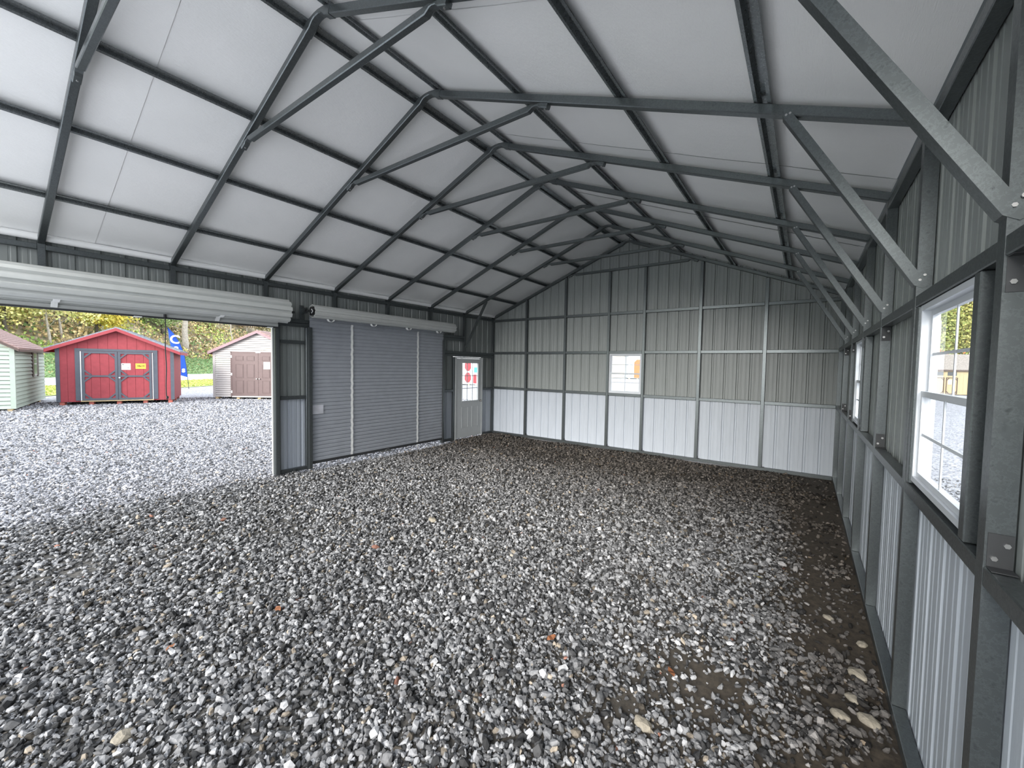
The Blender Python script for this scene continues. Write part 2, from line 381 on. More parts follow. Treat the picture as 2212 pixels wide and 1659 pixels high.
sel = warm > .95; tint[sel] = np.stack([g[sel] * 1.05, g[sel] * .9, g[sel] * .72], -1)
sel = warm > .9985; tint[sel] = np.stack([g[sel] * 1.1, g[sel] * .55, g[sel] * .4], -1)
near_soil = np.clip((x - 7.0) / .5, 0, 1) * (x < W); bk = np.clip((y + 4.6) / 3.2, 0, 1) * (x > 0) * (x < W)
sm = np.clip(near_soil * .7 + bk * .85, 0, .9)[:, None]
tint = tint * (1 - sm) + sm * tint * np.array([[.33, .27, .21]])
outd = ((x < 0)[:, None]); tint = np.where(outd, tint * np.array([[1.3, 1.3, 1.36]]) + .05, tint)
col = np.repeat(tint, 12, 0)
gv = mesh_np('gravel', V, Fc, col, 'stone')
tag(gv, 'loose grey crushed stone covering the ground inside and outside', 'gravel', kind='stuff')
def rock(x, y, r, sq=(1.3, .95, .6), seed=0, m='rock'):
    q = np.random.default_rng(seed); v = ico * q.uniform(.8, 1.15, (12, 1)) * np.array(sq) * r
    a = q.uniform(0, 6.28); c, s_ = math.cos(a), math.sin(a); v = v @ np.array([[c, s_, 0], [-s_, c, 0], [0, 0, 1]])
    mb = MB(); mb.add([(p[0] + x, p[1] + y, p[2] + float(gz(x, y)) + r * .25) for p in v], [list(f_) for f_ in icf])
    o = mb.build('rock', m, smooth=False); o.modifiers.new('bevel', 'BEVEL').width = r * .12
    return o
RK = [(7.64, -5.80, .060, 'largest flat tan rock in the bare soil beside the window wall'),
      (7.60, -6.06, .040, 'small tan rock in bare soil just nearer than the largest flat one'),
      (7.66, -6.22, .055, 'tan rock touching the window-wall base rail, nearest the camera'),
      (7.53, -6.27, .048, 'brown angular rock beside the nearest tan rock at window wall'),
      (7.52, -5.15, .035, 'pale rock in soil strip by the window wall, farther from camera'),
      (6.65, -6.99, .050, 'flat pale rock at the edge of the dark bare patch'),
      (3.58, -5.67, .060, 'pale flat rock in the middle of the gravel floor'),
      (4.52, -8.70, .050, 'angular pale rock in the foreground gravel on the doorway side'),
      (7.70, -5.40, .038, 'small brownish rock against the window-wall base rail')]
for i, (a, b, c, l) in enumerate(RK): tag(rock(a, b, c, seed=i), l, 'rock', 'larger rocks among the gravel')
LV = [(4.03, -7.72, 'brleaf', 'dark brown fallen leaf on the doorway-side foreground gravel'), (5.916, -6.742, 'brleaf', 'orange brown leaf on gravel near the middle foreground'),
      (6.68, -6.54, 'brleaf', 'brown leaf on gravel beside the dark bare patch'), (7.02, -4.81, 'yleaf', 'yellow green leaf on gravel nearer the window wall'),
      (3.4, -7.9, 'yleaf', 'yellow leaf lying on the open-doorway edge of the foreground gravel'), (3.9, -8.35, 'brleaf', 'reddish leaf on the nearest gravel, doorway side')]
for i, (a, b, m_, l) in enumerate(LV):
    mb = MB(); z = float(gz(a, b)) + .034; A = i * 1.1; pts = []
    for t_, w_, zz in ((-.035, .003, 0), (-.015, .018, .006), (.008, .02, .002), (.03, .009, .01), (.042, .001, .004)):
        for sgn in (-1, 1): pts.append((a + t_ * math.cos(A) - sgn * w_ * math.sin(A), b + t_ * math.sin(A) + sgn * w_ * math.cos(A), z + zz + (.008 if sgn > 0 else 0)))
    mb.add(pts, [(2 * k_, 2 * k_ + 1, 2 * k_ + 3, 2 * k_ + 2) for k_ in range(4)])
    tag(mb.build('fallen_leaf', m_), l, 'leaf', 'fallen leaves on the gravel')

# ------------------------------------------------------------------ siding panels
def profile(u0, u1, maj=.2286, off=0.):
    pts = {round(u0, 4), round(u1, 4)}; base = []
    k = math.floor((u0 - off) / maj) - 1
    while off + k * maj < u1 + maj:
        o = off + k * maj
        base += [(o + .0, 0), (o + .012, .019), (o + .034, .019), (o + .046, 0), (o + .082, 0), (o + .088, .0026), (o + .102, .0026), (o + .108, 0),
                 (o + .164, 0), (o + .170, .0026), (o + .184, .0026), (o + .190, 0)]
        k += 1
    bu = [b[0] for b in base]; bd = [b[1] for b in base]
    out = [(u0, float(np.interp(u0, bu, bd)))] + [b for b in base if u0 < b[0] < u1] + [(u1, float(np.interp(u1, bu, bd)))]
    return out
def panel(mb, place, u0, u1, z0, z1, mi=0):
    """z0,z1 numbers or functions of u; place(u, depth, z)"""
    p = profile(u0, u1); f0 = z0 if callable(z0) else (lambda u: z0); f1 = z1 if callable(z1) else (lambda u: z1); o = len(mb.v)
    for u, d in p: mb.v.append(place(u, d, f0(u))); mb.v.append(place(u, d, f1(u)))
    for i in range(len(p) - 1): mb.f.append([o + 2 * i, o + 2 * i + 2, o + 2 * i + 3, o + 2 * i + 1]); mb.m.append(mi)
G1, G2, G3 = 3.174, 2.262, 1.272
YB = -9.76
def ztop(x): return HE + T + .09 + SL * (x if x < W / 2 else W - x)
# back wall
pb = lambda u, d, z: (u, .066 + d, z)
mb = MB(); bw = (3.505, 4.285, 1.30, 2.235)
panel(mb, pb, -.08, bw[0], -.05, G3, 1); panel(mb, pb, bw[0], bw[1], -.05, G3, 1); panel(mb, pb, bw[1], W + .08, -.05, G3, 1)
panel(mb, pb, -.08, bw[0], G3, ztop, 0); panel(mb, pb, bw[1], W + .08, G3, ztop, 0); panel(mb, pb, bw[0], bw[1], bw[3], ztop, 0)
panel(mb, pb, bw[0], bw[1], G3, bw[2], 0)
mb.box((bw[0] - .02, .064, bw[2] - .03), (bw[0], .10, bw[3] + .02)); mb.box((bw[1], .064, bw[2] - .03), (bw[1] + .02, .10, bw[3] + .02))
tag(mb.build('wall_back', ['panel', 'wains']), 'ribbed grey metal gable wall at the far end with pale lower band', 'wall', kind='structure')
# right wall
pr = lambda u, d, z: (W + .066 + d, u, z)
RW = [(-7.045, -6.17, 1.33, 2.245), (-3.80, -2.92, 1.33, 2.245)]
RWH = G2; mb = MB(); zt = HE + .078
edges = [YB] + [e for w in RW for e in w[:2]] + [.066]
for i in range(0, len(edges), 2):
    panel(mb, pr, edges[i], edges[i + 1], -.05, G3, 1); panel(mb, pr, edges[i], edges[i + 1], G3, zt, 0)
for w in RW:
    panel(mb, pr, w[0], w[1], -.05, G3, 1); panel(mb, pr, w[0], w[1], G3, w[2], 0); panel(mb, pr, w[0], w[1], w[3], zt, 0)
tag(mb.build('wall_right', ['panel', 'wains']), 'ribbed grey metal long side wall with two windows', 'wall', kind='structure')
# left wall
pl = lambda u, d, z: (-.066 - d, u, z)
mb = MB(); HD = 2.52
for a, b, z0, z1 in ((YB, -9.6, -.05, zt), (-9.6, -5.93, HD, zt), (-5.93, -5.33, -.05, zt), (-5.33, -2.03, HD, zt), (-2.03, -1.56, -.05, zt), (-1.56, -.455, 2.12, zt), (-.455, .066, -.05, zt)):
    if z0 < 0: panel(mb, pl, a, b, z0, G3, 1); panel(mb, pl, a, b, G3, z1, 0)
    else: panel(mb, pl, a, b, z0, z1, 0)
tag(mb.build('wall_left', ['panel', 'wains']), 'ribbed grey metal side wall with roll-up door openings', 'wall', kind='structure')
# ceiling: insulation sheets with small lapped seams, folded roll at the eaves
mb = MB()
def zc(x): return HE + T + .056 + SL * (x if x < W / 2 else W - x)
sheet = 1.02; ye = .10; i = 0
while ye > YB:
    y1 = max(ye - sheet, YB)
    for sgn in (0, 1):
        xs_ = np.linspace(-.03, W / 2, 26) if sgn == 0 else np.linspace(W + .03, W / 2, 26)
        o = len(mb.v)
        yy = np.linspace(ye, y1 - .02, 7)
        for a in xs_:
            for j, b in enumerate(yy):
                sag = -.006 * abs(math.sin((min(a, W - a) - .79) * math.pi / .97)) - (.004 if j == 6 else 0) * (1 if i % 2 else .6)
                mb.v.append((a, b, zc(a) + sag + .008 * (i % 2)))
        for p_ in range(25):
            for j in range(6):
                q_ = o + p_ * 7 + j; fc = [q_, q_ + 1, q_ + 8, q_ + 7]; mb.f.append(fc if sgn else fc[::-1]); mb.m.append(0)
    ye = y1; i += 1
for sx in (0,):
    o = len(mb.v); pf = []
    for t_ in np.linspace(math.radians(95), math.radians(-95), 9): pf.append((.005 + (.042 if sx == 0 else .01) * math.cos(t_), HE + .073 + .040 * math.sin(t_)))
    for yv in (YB, .06):
        for a, b in pf: mb.v.append((a if sx == 0 else W - a, yv, b))
    for j in range(8): fc = [o + j, o + j + 1, o + 9 + j + 1, o + 9 + j]; mb.f.append(fc); mb.m.append(0)
tag(mb.build('ceiling', 'ceil', smooth=True), 'white insulation facing lining both slopes of the roof', 'ceiling', kind='structure')
# outer roof sheet above the insulation
mb = MB()
for sgn in (0, 1):
    a, b = (-.25, W / 2) if sgn == 0 else (W + .25, W / 2)
    z = lambda x: HE + T + .095 + SL * (x if sgn == 0 else W - x)
    mb.add([(a, .12, z(a)), (b, .12, z(b)), (b, YB, z(b)), (a, YB, z(a)), (a, .12, z(a) + .01), (b, .12, z(b) + .01), (b, YB, z(b) + .01), (a, YB, z(a) + .01)],
           [(0, 1, 2, 3), (4, 5, 6, 7), (0, 1, 5, 4), (1, 2, 6, 5), (2, 3, 7, 6), (3, 0, 4, 7)])
tag(mb.build('roof', 'panel'), 'metal roof sheet over the white insulation', 'roof', kind='structure')

# ------------------------------------------------------------------ steel frames
def rb(x): return HE + SL * (x if x < W / 2 else W - x)   # underside of rafter
cosl = math.cos(math.atan(SL))
def hh(t): return t / 2 / cosl
FR = {}
def frame(k):
    y = -k * S
    nm = 'set against the far gable wall' if k == 0 else ORD[k] + ' out from the far gable wall'
    extra = {0: '', 1: ', braced to both walls', 2: '', 3: '', 4: '', 5: '', 6: '', 7: ', nearest the camera'}[k]
    root = empty('steel_frame', (W / 2, y, 0), 'steel roof frame ' + nm + extra, 'roof frame', 'steel frames along the building')
    def part(key, name, fn, m='steel'):
        if key not in FR:
            b = MB(); fn(b); o = b.build(name, m, root, world=False); FR[key] = o
        else:
            o = FR[key].copy(); COL.objects.link(o); o.parent = root; o.name = name
        return o
    X = lambda x: x - W / 2
    h = .0635
    part('rl', 'rafter', lambda b: b.xz([(X(-.06), rb(-.06) + hh(h), h), (X(W / 2 - .13), rb(W / 2 - .13) + hh(h), h)], 0, T))
    part('rr', 'rafter', lambda b: b.xz([(X(W / 2 + .13), rb(W / 2 + .13) + hh(h), h), (X(W + .06), rb(W + .06) + hh(h), h)], 0, T))
    def elbow(b):
        pts = []
        for t_, zz, th in ((-.20, .0, h + .008), (-.125, .0, h + .008), (-.10, .004, h - .006), (-.07, .004, h - .022), (-.03, .0, h - .026), (.03, .0, h - .026), (.07, .004, h - .022), (.10, .004, h - .006), (.125, .0, h + .008), (.20, 0, h + .008)):
            zr = HE + SL * (W / 2 - abs(t_)) if abs(t_) > .12 else HE + SL * (W / 2 - .12) + .012 * math.cos(t_ / .12 * math.pi / 2) + (.12 - abs(t_)) * .22
            pts.append((t_, zr + hh(h) + zz, th))
        b.xz(pts, -.003, T + .003)
    part('el', 'ridge_elbow', elbow)
    # collar tie with pinched ends
    xa, xb_, zcl = 2.50, W - 2.50, 4.198
    def tie(b):
        e = [(xa - .13, rb(xa - .13) - .022, .040), (xa - .055, rb(xa - .055) - .022, .040), (xa - .03, rb(xa - .03) - .022, .018), (xa + .005, rb(xa + .005) - .030, .014), (xa + .03, zcl + .012, .03), (xa + .07, zcl, .055)]
        pts = [(X(a), z, t_) for a, z, t_ in e]; pts += [(-p[0], p[1], p[2]) for p in pts[::-1]]
        b.xz(pts, .004, T - .004)
    part('ct', 'collar_tie', tie)
    for sg in (-1, 1):
        def cl(b):
            p_ = Vector((-sg * X(xa - .09), T / 2, rb(xa - .09) - .042)); b.tube([p_, p_ + Vector((0, 0, -.008))], .008, 6)
        part('cs%d' % sg, 'screw', cl, 'bolt')
    # right post, full height, with base plate
    def rp(b): b.box((X(W), 0, .02), (X(W) + T, T, HE + .02))
    part('rp', 'post', rp)
    if k > 0:
        def br(b):
            p0 = Vector((X(7.115), 0, rb(7.115) - .012)); p1 = Vector((X(W) - .010, 0, 2.375)); d = (p1 - p0).normalized(); n_ = Vector((-d.z, 0, d.x)); w_ = .048
            if n_.x < 0: n_ = -n_
            poly = [p0, p1, p1 + Vector((.0, 0, .0)) + d * .035 + n_ * .02, p1 + n_ * w_ + d * .035, p0 + n_ * w_ - d * .02]
            y0, y1 = -.004, T + .004; m_ = len(poly)
            vs = [Vector((p.x, y0, p.z)) for p in poly] + [Vector((p.x, y1, p.z)) for p in poly]
            b.add(vs, [tuple(range(m_))[::-1], tuple(range(m_, 2 * m_))] + [(i, (i + 1) % m_, (i + 1) % m_ + m_, i + m_) for i in range(m_)])
        part('br', 'knee_brace', br)
        for n__, (px_, pz) in enumerate(((X(W) + .012, 2.40), (X(W) + .030, 2.425), (X(7.135), rb(7.135) - .002), (X(7.155), rb(7.155) + .010))):
            part('bs%d' % n__, 'screw', lambda b: b.tube([(px_, -.004, pz), (px_, -.010, pz)], .007, 6), 'bolt')
    # left posts
    lo = {0: .02, 1: 2.262, 2: 2.665, 3: 2.665, 4: 2.665, 5: 2.665, 6: 2.665, 7: 2.665}[k]
    part('lp%.2f' % lo, 'post', lambda b: b.box((X(-T), 0, lo), (X(0), T, HE + .02)))
    if k == 1:
        part('lb', 'knee_brace', lambda b: b.beam((X(.70), T / 2, rb(.70) + .0), (X(.02), T / 2, 2.36), .05, .05, (0, 1, 0)))
    return root
for k in range(8): frame(k)

# ------------------------------------------------------------------ purlins (hat channel)
def hat(b, xc, ya, yb, left):
    # profile in slope frame: (along slope, normal)
    P = [(-.052, 0), (-.030, 0), (-.018, .033), (.018, .033), (.030, 0), (.052, 0)]
    d = Vector((1, 0, SL if left else -SL)).normalized(); n_ = Vector((-d.z, 0, d.x))
    base = Vector((xc, 0, rb(xc))) + n_ * (.0635 + .0005)
    rings = []
    for yv in (ya, yb):
        up = [base + d * a + n_ * (c + .0015) + Vector((0, yv, 0)) for a, c in P]; lo_ = [base + d * a + n_ * c + Vector((0, yv, 0)) for a, c in P[::-1]]
        rings.append(up + lo_)
    b.sweep([0, 1], lambda i: rings[i])
PX = [(.79, 1), (1.78, 1), (2.69, 1), (3.74, 1), (4.02, 0), (5.05, 0), (6.03, 0), (6.98, 0)]
PL = ['roof purlin nearest the eave above the roll-up doors', 'second roof purlin up from the roll-up door eave', 'third roof purlin up from the roll-up door eave', 'purlin beside the ridge on the roll-up door side',
      'purlin beside the ridge on the window-wall side', 'purlin of the window-side slope, next below the ridge pair', 'second purlin up from the window-wall eave', 'purlin nearest the window-wall eave']
for (xc, lf_), l in zip(PX, PL):
    b = MB(); hat(b, xc, YB, .06, lf_); o = b.build('purlin', 'purlin'); tag(o, 'hat-shaped galvanized ' + l, 'purlin', 'roof purlins')
# ------------------------------------------------------------------ rails
def rail(name, segs, label, cat='rail', group=None, clips=None):
    """segs: list of boxes; one mesh"""
    if len(segs) == 1 or name == 'door_header':
        o = MBx(*segs).build(name, 'steel'); bv = o.modifiers.new('bevel', 'BEVEL'); bv.width = .004; bv.limit_method = 'ANGLE'
        return tag(o, label, cat, group)
    m_ = np.array(segs).reshape(-1, 3).mean(0); o = empty(name, (m_[0], m_[1], segs[0][0][2]), label, cat, group)
    for q in segs:
        c_ = MBx(q).build('rail_section', 'steel', o); bv = c_.modifiers.new('bevel', 'BEVEL'); bv.width = .004; bv.limit_method = 'ANGLE'
    return o
def spans(lo, hi, cuts):
    out = []; a = lo
    for c0, c1 in sorted(cuts):
        if c0 > a: out.append((a, c0))
        a = max(a, c1)
    if a < hi: out.append((a, hi))
    return out
fy = [(-k * S, -k * S + T) for k in range(8)]
e_ = .001
# eave rails
for sx, lab in ((0, 'roll-up door'), (1, 'long window')):
    x0, x1 = (-T + e_, -e_) if sx == 0 else (W + e_, W + T - e_)
    rail('eave_rail', [((x0, a + e_, 3.166), (x1, b - e_, 3.228)) for a, b in spans(YB, -.0, fy)], 'steel eave rail along the top of the %s wall' % lab, 'rail', 'eave rails')
# right wall girts
RC = [(-7.107, -7.045), (-6.17, -6.108), (-3.86, -3.80), (-2.92, -2.86)]
def clips(o, z, up):
    for k in range(1, 8):
        yy = -k * S - .004; za, zb = (z - .14, z - .032) if up < 0 else (z + .034, z + .14)
        c_ = MBx(((W + .006, yy, za), (W + .06, yy + .003, zb)), ((W + .006, yy - .045, (zb - .003) if up < 0 else za), (W + .06, yy, zb if up < 0 else (za + .003)))).build('angle_clip', 'dark', o)
        for q_ in ((za + .03, .02), (za + .075, .045)):
            b = MB(); b.tube([(W + q_[1], yy, q_[0]), (W + q_[1], yy - .007, q_[0])], .008, 6); b.build('screw', 'bolt', c_)
g_hi = rail('wall_girt', [((W + e_, a + e_, G2 - .008), (W + T - e_, b - e_, G2 + .054)) for a, b in spans(YB, 0, fy)], 'steel rail above the windows, running along the long window wall', 'rail', 'horizontal rails of the window wall')
clips(g_hi, G2 + .023, -1)
g_lo = rail('wall_girt', [((W + e_, a + e_, G3 - .03), (W + T - e_, b - e_, G3 + .032)) for a, b in spans(YB, 0, fy)], 'steel rail below the window sills, running along the long window wall', 'rail', 'horizontal rails of the window wall')
clips(g_lo, G3, 1)
rail('base_rail', [((W, YB, -.045), (W + T, .062, .018))], 'steel base rail on the gravel along the window wall', 'rail', 'base rails')
rail('base_rail', [((0, 0.0, -.045), (W - .001, T, .018))], 'steel base rail on the gravel along the far gable wall', 'rail', 'base rails')
# window jambs (right wall)
for i, w in enumerate(RW):
    for j, (a, c) in enumerate(((w[0] - .062, w[0]), (w[1], w[1] + .060))):
        rail('window_jamb', [((W + .002, a, G3 + .034), (W + T, c, G2 - .010))], '%s steel jamb tube of the %s window in the long window wall' % (('nearer', 'farther')[j], ('nearest', 'farther')[i]), 'jamb', 'jamb tubes beside the windows')
# back wall studs + girts
SX = [1.125, 2.31, 3.475, 4.315, 5.485, 6.65]
SN = ['between the left corner and second stud', 'second from the left corner', 'left of the gable window', 'right of the gable window', 'third from the right corner', 'nearest the right corner']
SN = ['first stud from the entry-door corner', 'second stud from the entry-door corner', 'stud on the entry-door side of its window', 'stud on the far-from-door side of its window', 'next full stud beyond the window pair', 'last stud before the window-wall corner']
for xx, l in zip(SX, SN):
    top = 4.165 if 2.6 < xx < 5.2 else rb(xx) - .008
    o = rail('wall_stud', [((xx - .031, 0, .02), (xx + .031, T, top))], 'vertical steel stud in the far wall, ' + l, 'stud', 'studs of the far gable wall')
    b = MB(); b.box((xx + .0315, .006, .02), (xx + .075, T - .004, .024)); b.box((xx + .0315, .006, .024), (xx + .0345, T - .004, .07)); b.build('angle_clip', 'dark', o)
sc = [(x_ - .031, x_ + .031) for x_ in SX]
for z, l, z2 in ((G1, 'highest', 0), (G2, 'middle', 0), (G3, 'lowest', 0)):
    segs = [((a + e_, .003, z - .031), (b - e_, T - .002, z + .031)) for a, b in spans(0.001, W - .001, sc)]
    o = rail('wall_girt', segs, l + ' horizontal steel rail across the far gable wall', 'rail', 'horizontal rails of the far gable wall')
# left wall framing
JP = [(-5.93, -5.85, 2.56, 'jamb post beside the open roll-up doorway, nearest the closed door'), (-5.40, -5.335, 2.665, 'jamb post between closed roll-up door and short ribbed panel'),
      (-2.03, -1.965, 2.665, 'jamb post between the closed roll-up door and entry door'), (-1.615, -1.553, 2.15, 'thin post tight against the hinge side of the entry door'), (-9.68, -9.6, 2.56, 'jamb post at the near side of the open doorway')]
for a, b, zt_, l in JP[:4]: rail('door_post', [((-T, a, -.05), (0, b, HD + .005 if zt_ > 2.2 else 2.11))], 'steel ' + l, 'post', 'door posts of the doorway wall')
rail('door_header', [((-T, YB, HD + .008), (0, -1.22 - e_, HD + .07)), ((-T, YB, HD + .074), (0, -1.22 - e_, HD + .136))], 'double steel header above the roll-up doors', 'header')
rail('door_header', [((-T, -1.965 + e_, 2.122), (0, -.001, 2.184)), ((-T, -1.965 + e_, 2.188), (0, -.001, 2.255))], 'double steel header above the white entry door', 'header')
tag(MBx(((-.105, -5.948, -.05), (-.067, -5.931, HD + .04))).build('door_trim', 'roll'), 'pale corner trim on the outside edge of the open roll-up doorway', 'trim')
rail('wall_girt', [((-T, -5.85 + e_, 2.225), (0, -5.40 - e_, 2.285))], 'upper short rail between the two roll-up doorways', 'rail', 'short rails of the doorway wall')
rail('wall_girt', [((-T, -5.85 + e_, 1.245), (0, -5.40 - e_, 1.305))], 'lower short rail between the two roll-up doorways', 'rail', 'short rails of the doorway wall')
rail('wall_girt', [((-T, -1.965 + e_, 1.215), (0, -1.615 - e_, 1.277))], 'short rail between roll-up door and entry door', 'rail', 'short rails of the doorway wall')
rail('wall_girt', [((-T, -.44, 1.215), (0, -e_, 1.277))], 'short rail between entry door and far corner', 'rail', 'short rails of the doorway wall')
for a, b, l in ((-5.85, -5.40, 'between the two roll-up doorways'), (-1.965, -1.615, 'between roll-up door and entry door'), (-.44, 0, 'between entry door and far corner')):
    rail('base_rail', [((-T, a + e_, -.045), (0, b - e_, .018))], 'short steel base rail ' + l, 'rail', 'base rails')
rail('anchor_cap', [((.0, -5.64, -.035), (.012, -5.60, .005))], 'small round anchor cap on the short base rail between roll-up doors', 'anchor')
# ------------------------------------------------------------------ windows
def window(n, place, u0, u1, z0, z1, label, thick=.07):
    """place(u, depth, z): depth positive outward; built as vinyl frame, sashes, grid bars, glass"""
    c = place((u0 + u1) / 2, 0, z0)
    root = empty('window_%d' % n, c, label, 'window', kind='structure')
    def bx(b, ua, ub, da, db, za, zb): b.box(place(ua, da, za), place(ub, db, zb))
    zm = (z0 + z1) / 2
    b = MB(); w = .028
    bx(b, u0, u1, 0, thick, z0, z0 + w); bx(b, u0, u1, 0, thick, z1 - w, z1); bx(b, u0, u0 + w, 0, thick, z0 + w, z1 - w); bx(b, u1 - w, u1, 0, thick, z0 + w, z1 - w)
    b.build('window_frame', 'vinyl', root)
    for nm, za, zb, dd in (('upper_sash', zm - .018, z1 - w, .036), ('lower_sash', z0 + w, zm + .018, .014)):
        b = MB(); s_ = .028; a0, a1 = u0 + w, u1 - w
        bx(b, a0, a1, dd, dd + .02, za, za + s_); bx(b, a0, a1, dd, dd + .02, zb - s_, zb); bx(b, a0, a0 + s_, dd, dd + .02, za + s_, zb - s_); bx(b, a1 - s_, a1, dd, dd + .02, za + s_, zb - s_)
        sash = b.build(nm, 'vinyl', root)
        b = MB(); g_ = .007; mz = (za + zb) / 2; mu = (u0 + u1) / 2
        bx(b, a0 + s_, a1 - s_, dd + .008, dd + .013, mz - g_, mz + g_); bx(b, mu - g_, mu + g_, dd + .0075, dd + .0135, za + s_, zb - s_)
        b.build('grid_bar', 'vinyl', sash)
        b = MB(); P = [place(a0 + s_, dd + .010, za + s_), place(a1 - s_, dd + .010, za + s_), place(a1 - s_, dd + .010, zb - s_), place(a0 + s_, dd + .010, zb - s_)]
        b.add(P, [(0, 1, 2, 3)]); b.build('pane', 'glass', sash)
    return root
window(1, lambda u, d, z: (W + .012 + d, u, z), RW[0][0] + .004, RW[0][1] - .004, 1.325, 2.25, 'white gridded sash window in the long side wall, nearest the camera')
window(2, lambda u, d, z: (W + .012 + d, u, z), RW[1][0] + .004, RW[1][1] - .004, 1.325, 2.25, 'white gridded sash window in the long side wall, farther one')
window(3, lambda u, d, z: (u, .03 + d, z), 3.508, 4.283, 1.304, 2.230, 'white gridded sash window in the far gable wall')
# ------------------------------------------------------------------ entry door
dr = empty('door_1', (0, -1.0, -.05), 'white half-glazed entry door with nine panes beside the closed roll-up door', 'door', kind='structure')
ya, yb = -1.55, -.46; z0, z1 = -.045, 2.115
b = MB(); b.box((-.075, ya, z0), (.012, ya + .045, z1)); b.box((-.075, yb - .045, z0), (.012, yb, z1)); b.box((-.075, ya + .045, z1 - .035), (.012, yb - .045, z1)); b.build('door_frame', 'doorw', dr)
b = MB(); L0, L1 = ya + .048, yb - .048; gy0, gy1, gz0, gz1 = -1.29, -.655, .955, 1.955
za_, zb_ = -.01, z1 - .04
b.box((-.035, L0, za_), (.004, gy0, zb_)); b.box((-.035, gy1, za_), (.004, L1, zb_)); b.box((-.035, gy0, za_), (.004, gy1, gz0)); b.box((-.035, gy0, gz1), (.004, gy1, zb_))
leaf = b.build('door_leaf', 'doorw', dr)
for y0_, y1_ in ((-1.30, -1.05), (-.90, -.65)):
    b = MB()
    for (a0, a1, c0, c1) in ((y0_, y1_, .24, .252), (y0_, y1_, .778, .79), (y0_, y0_ + .012, .252, .778), (y1_ - .012, y1_, .252, .778)): b.box((.004, a0, c0), (.010, a1, c1))
    b.build('panel_molding', 'doorw', leaf)
b = MB(); q = .022
b.box((.004, gy0 - q, gz0 - q), (.012, gy1 + q, gz0)); b.box((.004, gy0 - q, gz1), (.012, gy1 + q, gz1 + q)); b.box((.004, gy0 - q, gz0), (.012, gy0, gz1)); b.box((.004, gy1, gz0), (.012, gy1 + q, gz1)); b.build('glazing_frame', 'doorw', leaf)
b = MB()
for t_ in (1 / 3, 2 / 3):
    yy = gy0 + (gy1 - gy0) * t_; b.box((-.022, yy - .007, gz0), (-.010, yy + .007, gz1)); zz = gz0 + (gz1 - gz0) * t_; b.box((-.021, gy0, zz - .007), (-.011, gy1, zz + .007))
b.build('grid_bar', 'doorw', leaf)
MB().add([(-.016, gy0, gz0), (-.016, gy1, gz0), (-.016, gy1, gz1), (-.016, gy0, gz1)], [(0, 1, 2, 3)]).build('pane', 'glass', leaf)
b = MB(); b.tube([(.004, -.56, .93), (.008, -.56, .93)], .03, 12); b.tube([(.008, -.56, .93), (.03, -.56, .93)], .012, 8); b.tube([(.03, -.56, .93), (.036, -.56, .93), (.05, -.56, .93), (.06, -.56, .93)], [.016, .028, .028, .016], 12)
kn = b.build('door_knob', 'knob', leaf, smooth=True)
# ------------------------------------------------------------------ roll-up doors
def rollprof(r, n, amp):
    out = []
    for k in range(n * 6):
        t_ = k / (n * 6); ph_ = (t_ * n) % 1
        a_ = amp * (1 if ph_ < .5 else 1 - 2.2 * math.sin((ph_ - .5) * 2 * math.pi))
        out.append((r + a_, 2 * math.pi * t_))
    return out
def rolled(xc, zcn, r, n, amp, y0, y1):
    b = MB(); P = rollprof(r, n, amp)
    rings = [[(xc + q_ * math.cos(t_), y, zcn + q_ * math.sin(t_)) for q_, t_ in P] for y in (y0, y1)]
    b.sweep([0, 1], lambda i: rings[i], cap=False)
    rings2 = [[(xc + q_ * .93 * math.cos(t_), y, zcn + q_ * .93 * math.sin(t_)) for q_, t_ in P] for y in (y0, y1)]
    b.sweep([0, 1], lambda i: rings2[i], cap=False)
    m_ = len(P)
    for yi, (o0, o1) in enumerate(((0, 2 * m_), (m_, 3 * m_))):
        for j in range(m_): b.face([o0 + j, o0 + (j + 1) % m_, o1 + (j + 1) % m_, o1 + j])
    return b
def curtain(y0, y1, zb, zt2, xc, pitch=.072, amp=.007):
    b = MB(); n = int((zt2 - zb) / pitch * 8); o = 0
    for i in range(n + 1):
        z = zb + (zt2 - zb) * i / n; ph_ = ((z - zb) / pitch) % 1
        a_ = amp * (1 if ph_ < .6 else math.cos((ph_ - .6) / .4 * 2 * math.pi))
        for xx in (xc + a_, xc + a_ - .002): b.v.append((xx, y0, z)); b.v.append((xx, y1, z))
    for i in range(n):
        k0 = 4 * i; k1 = k0 + 4
        b.face([k0, k0 + 1, k1 + 1, k1]); b.face([k0 + 3, k0 + 2, k1 + 2, k1 + 3])
    return b
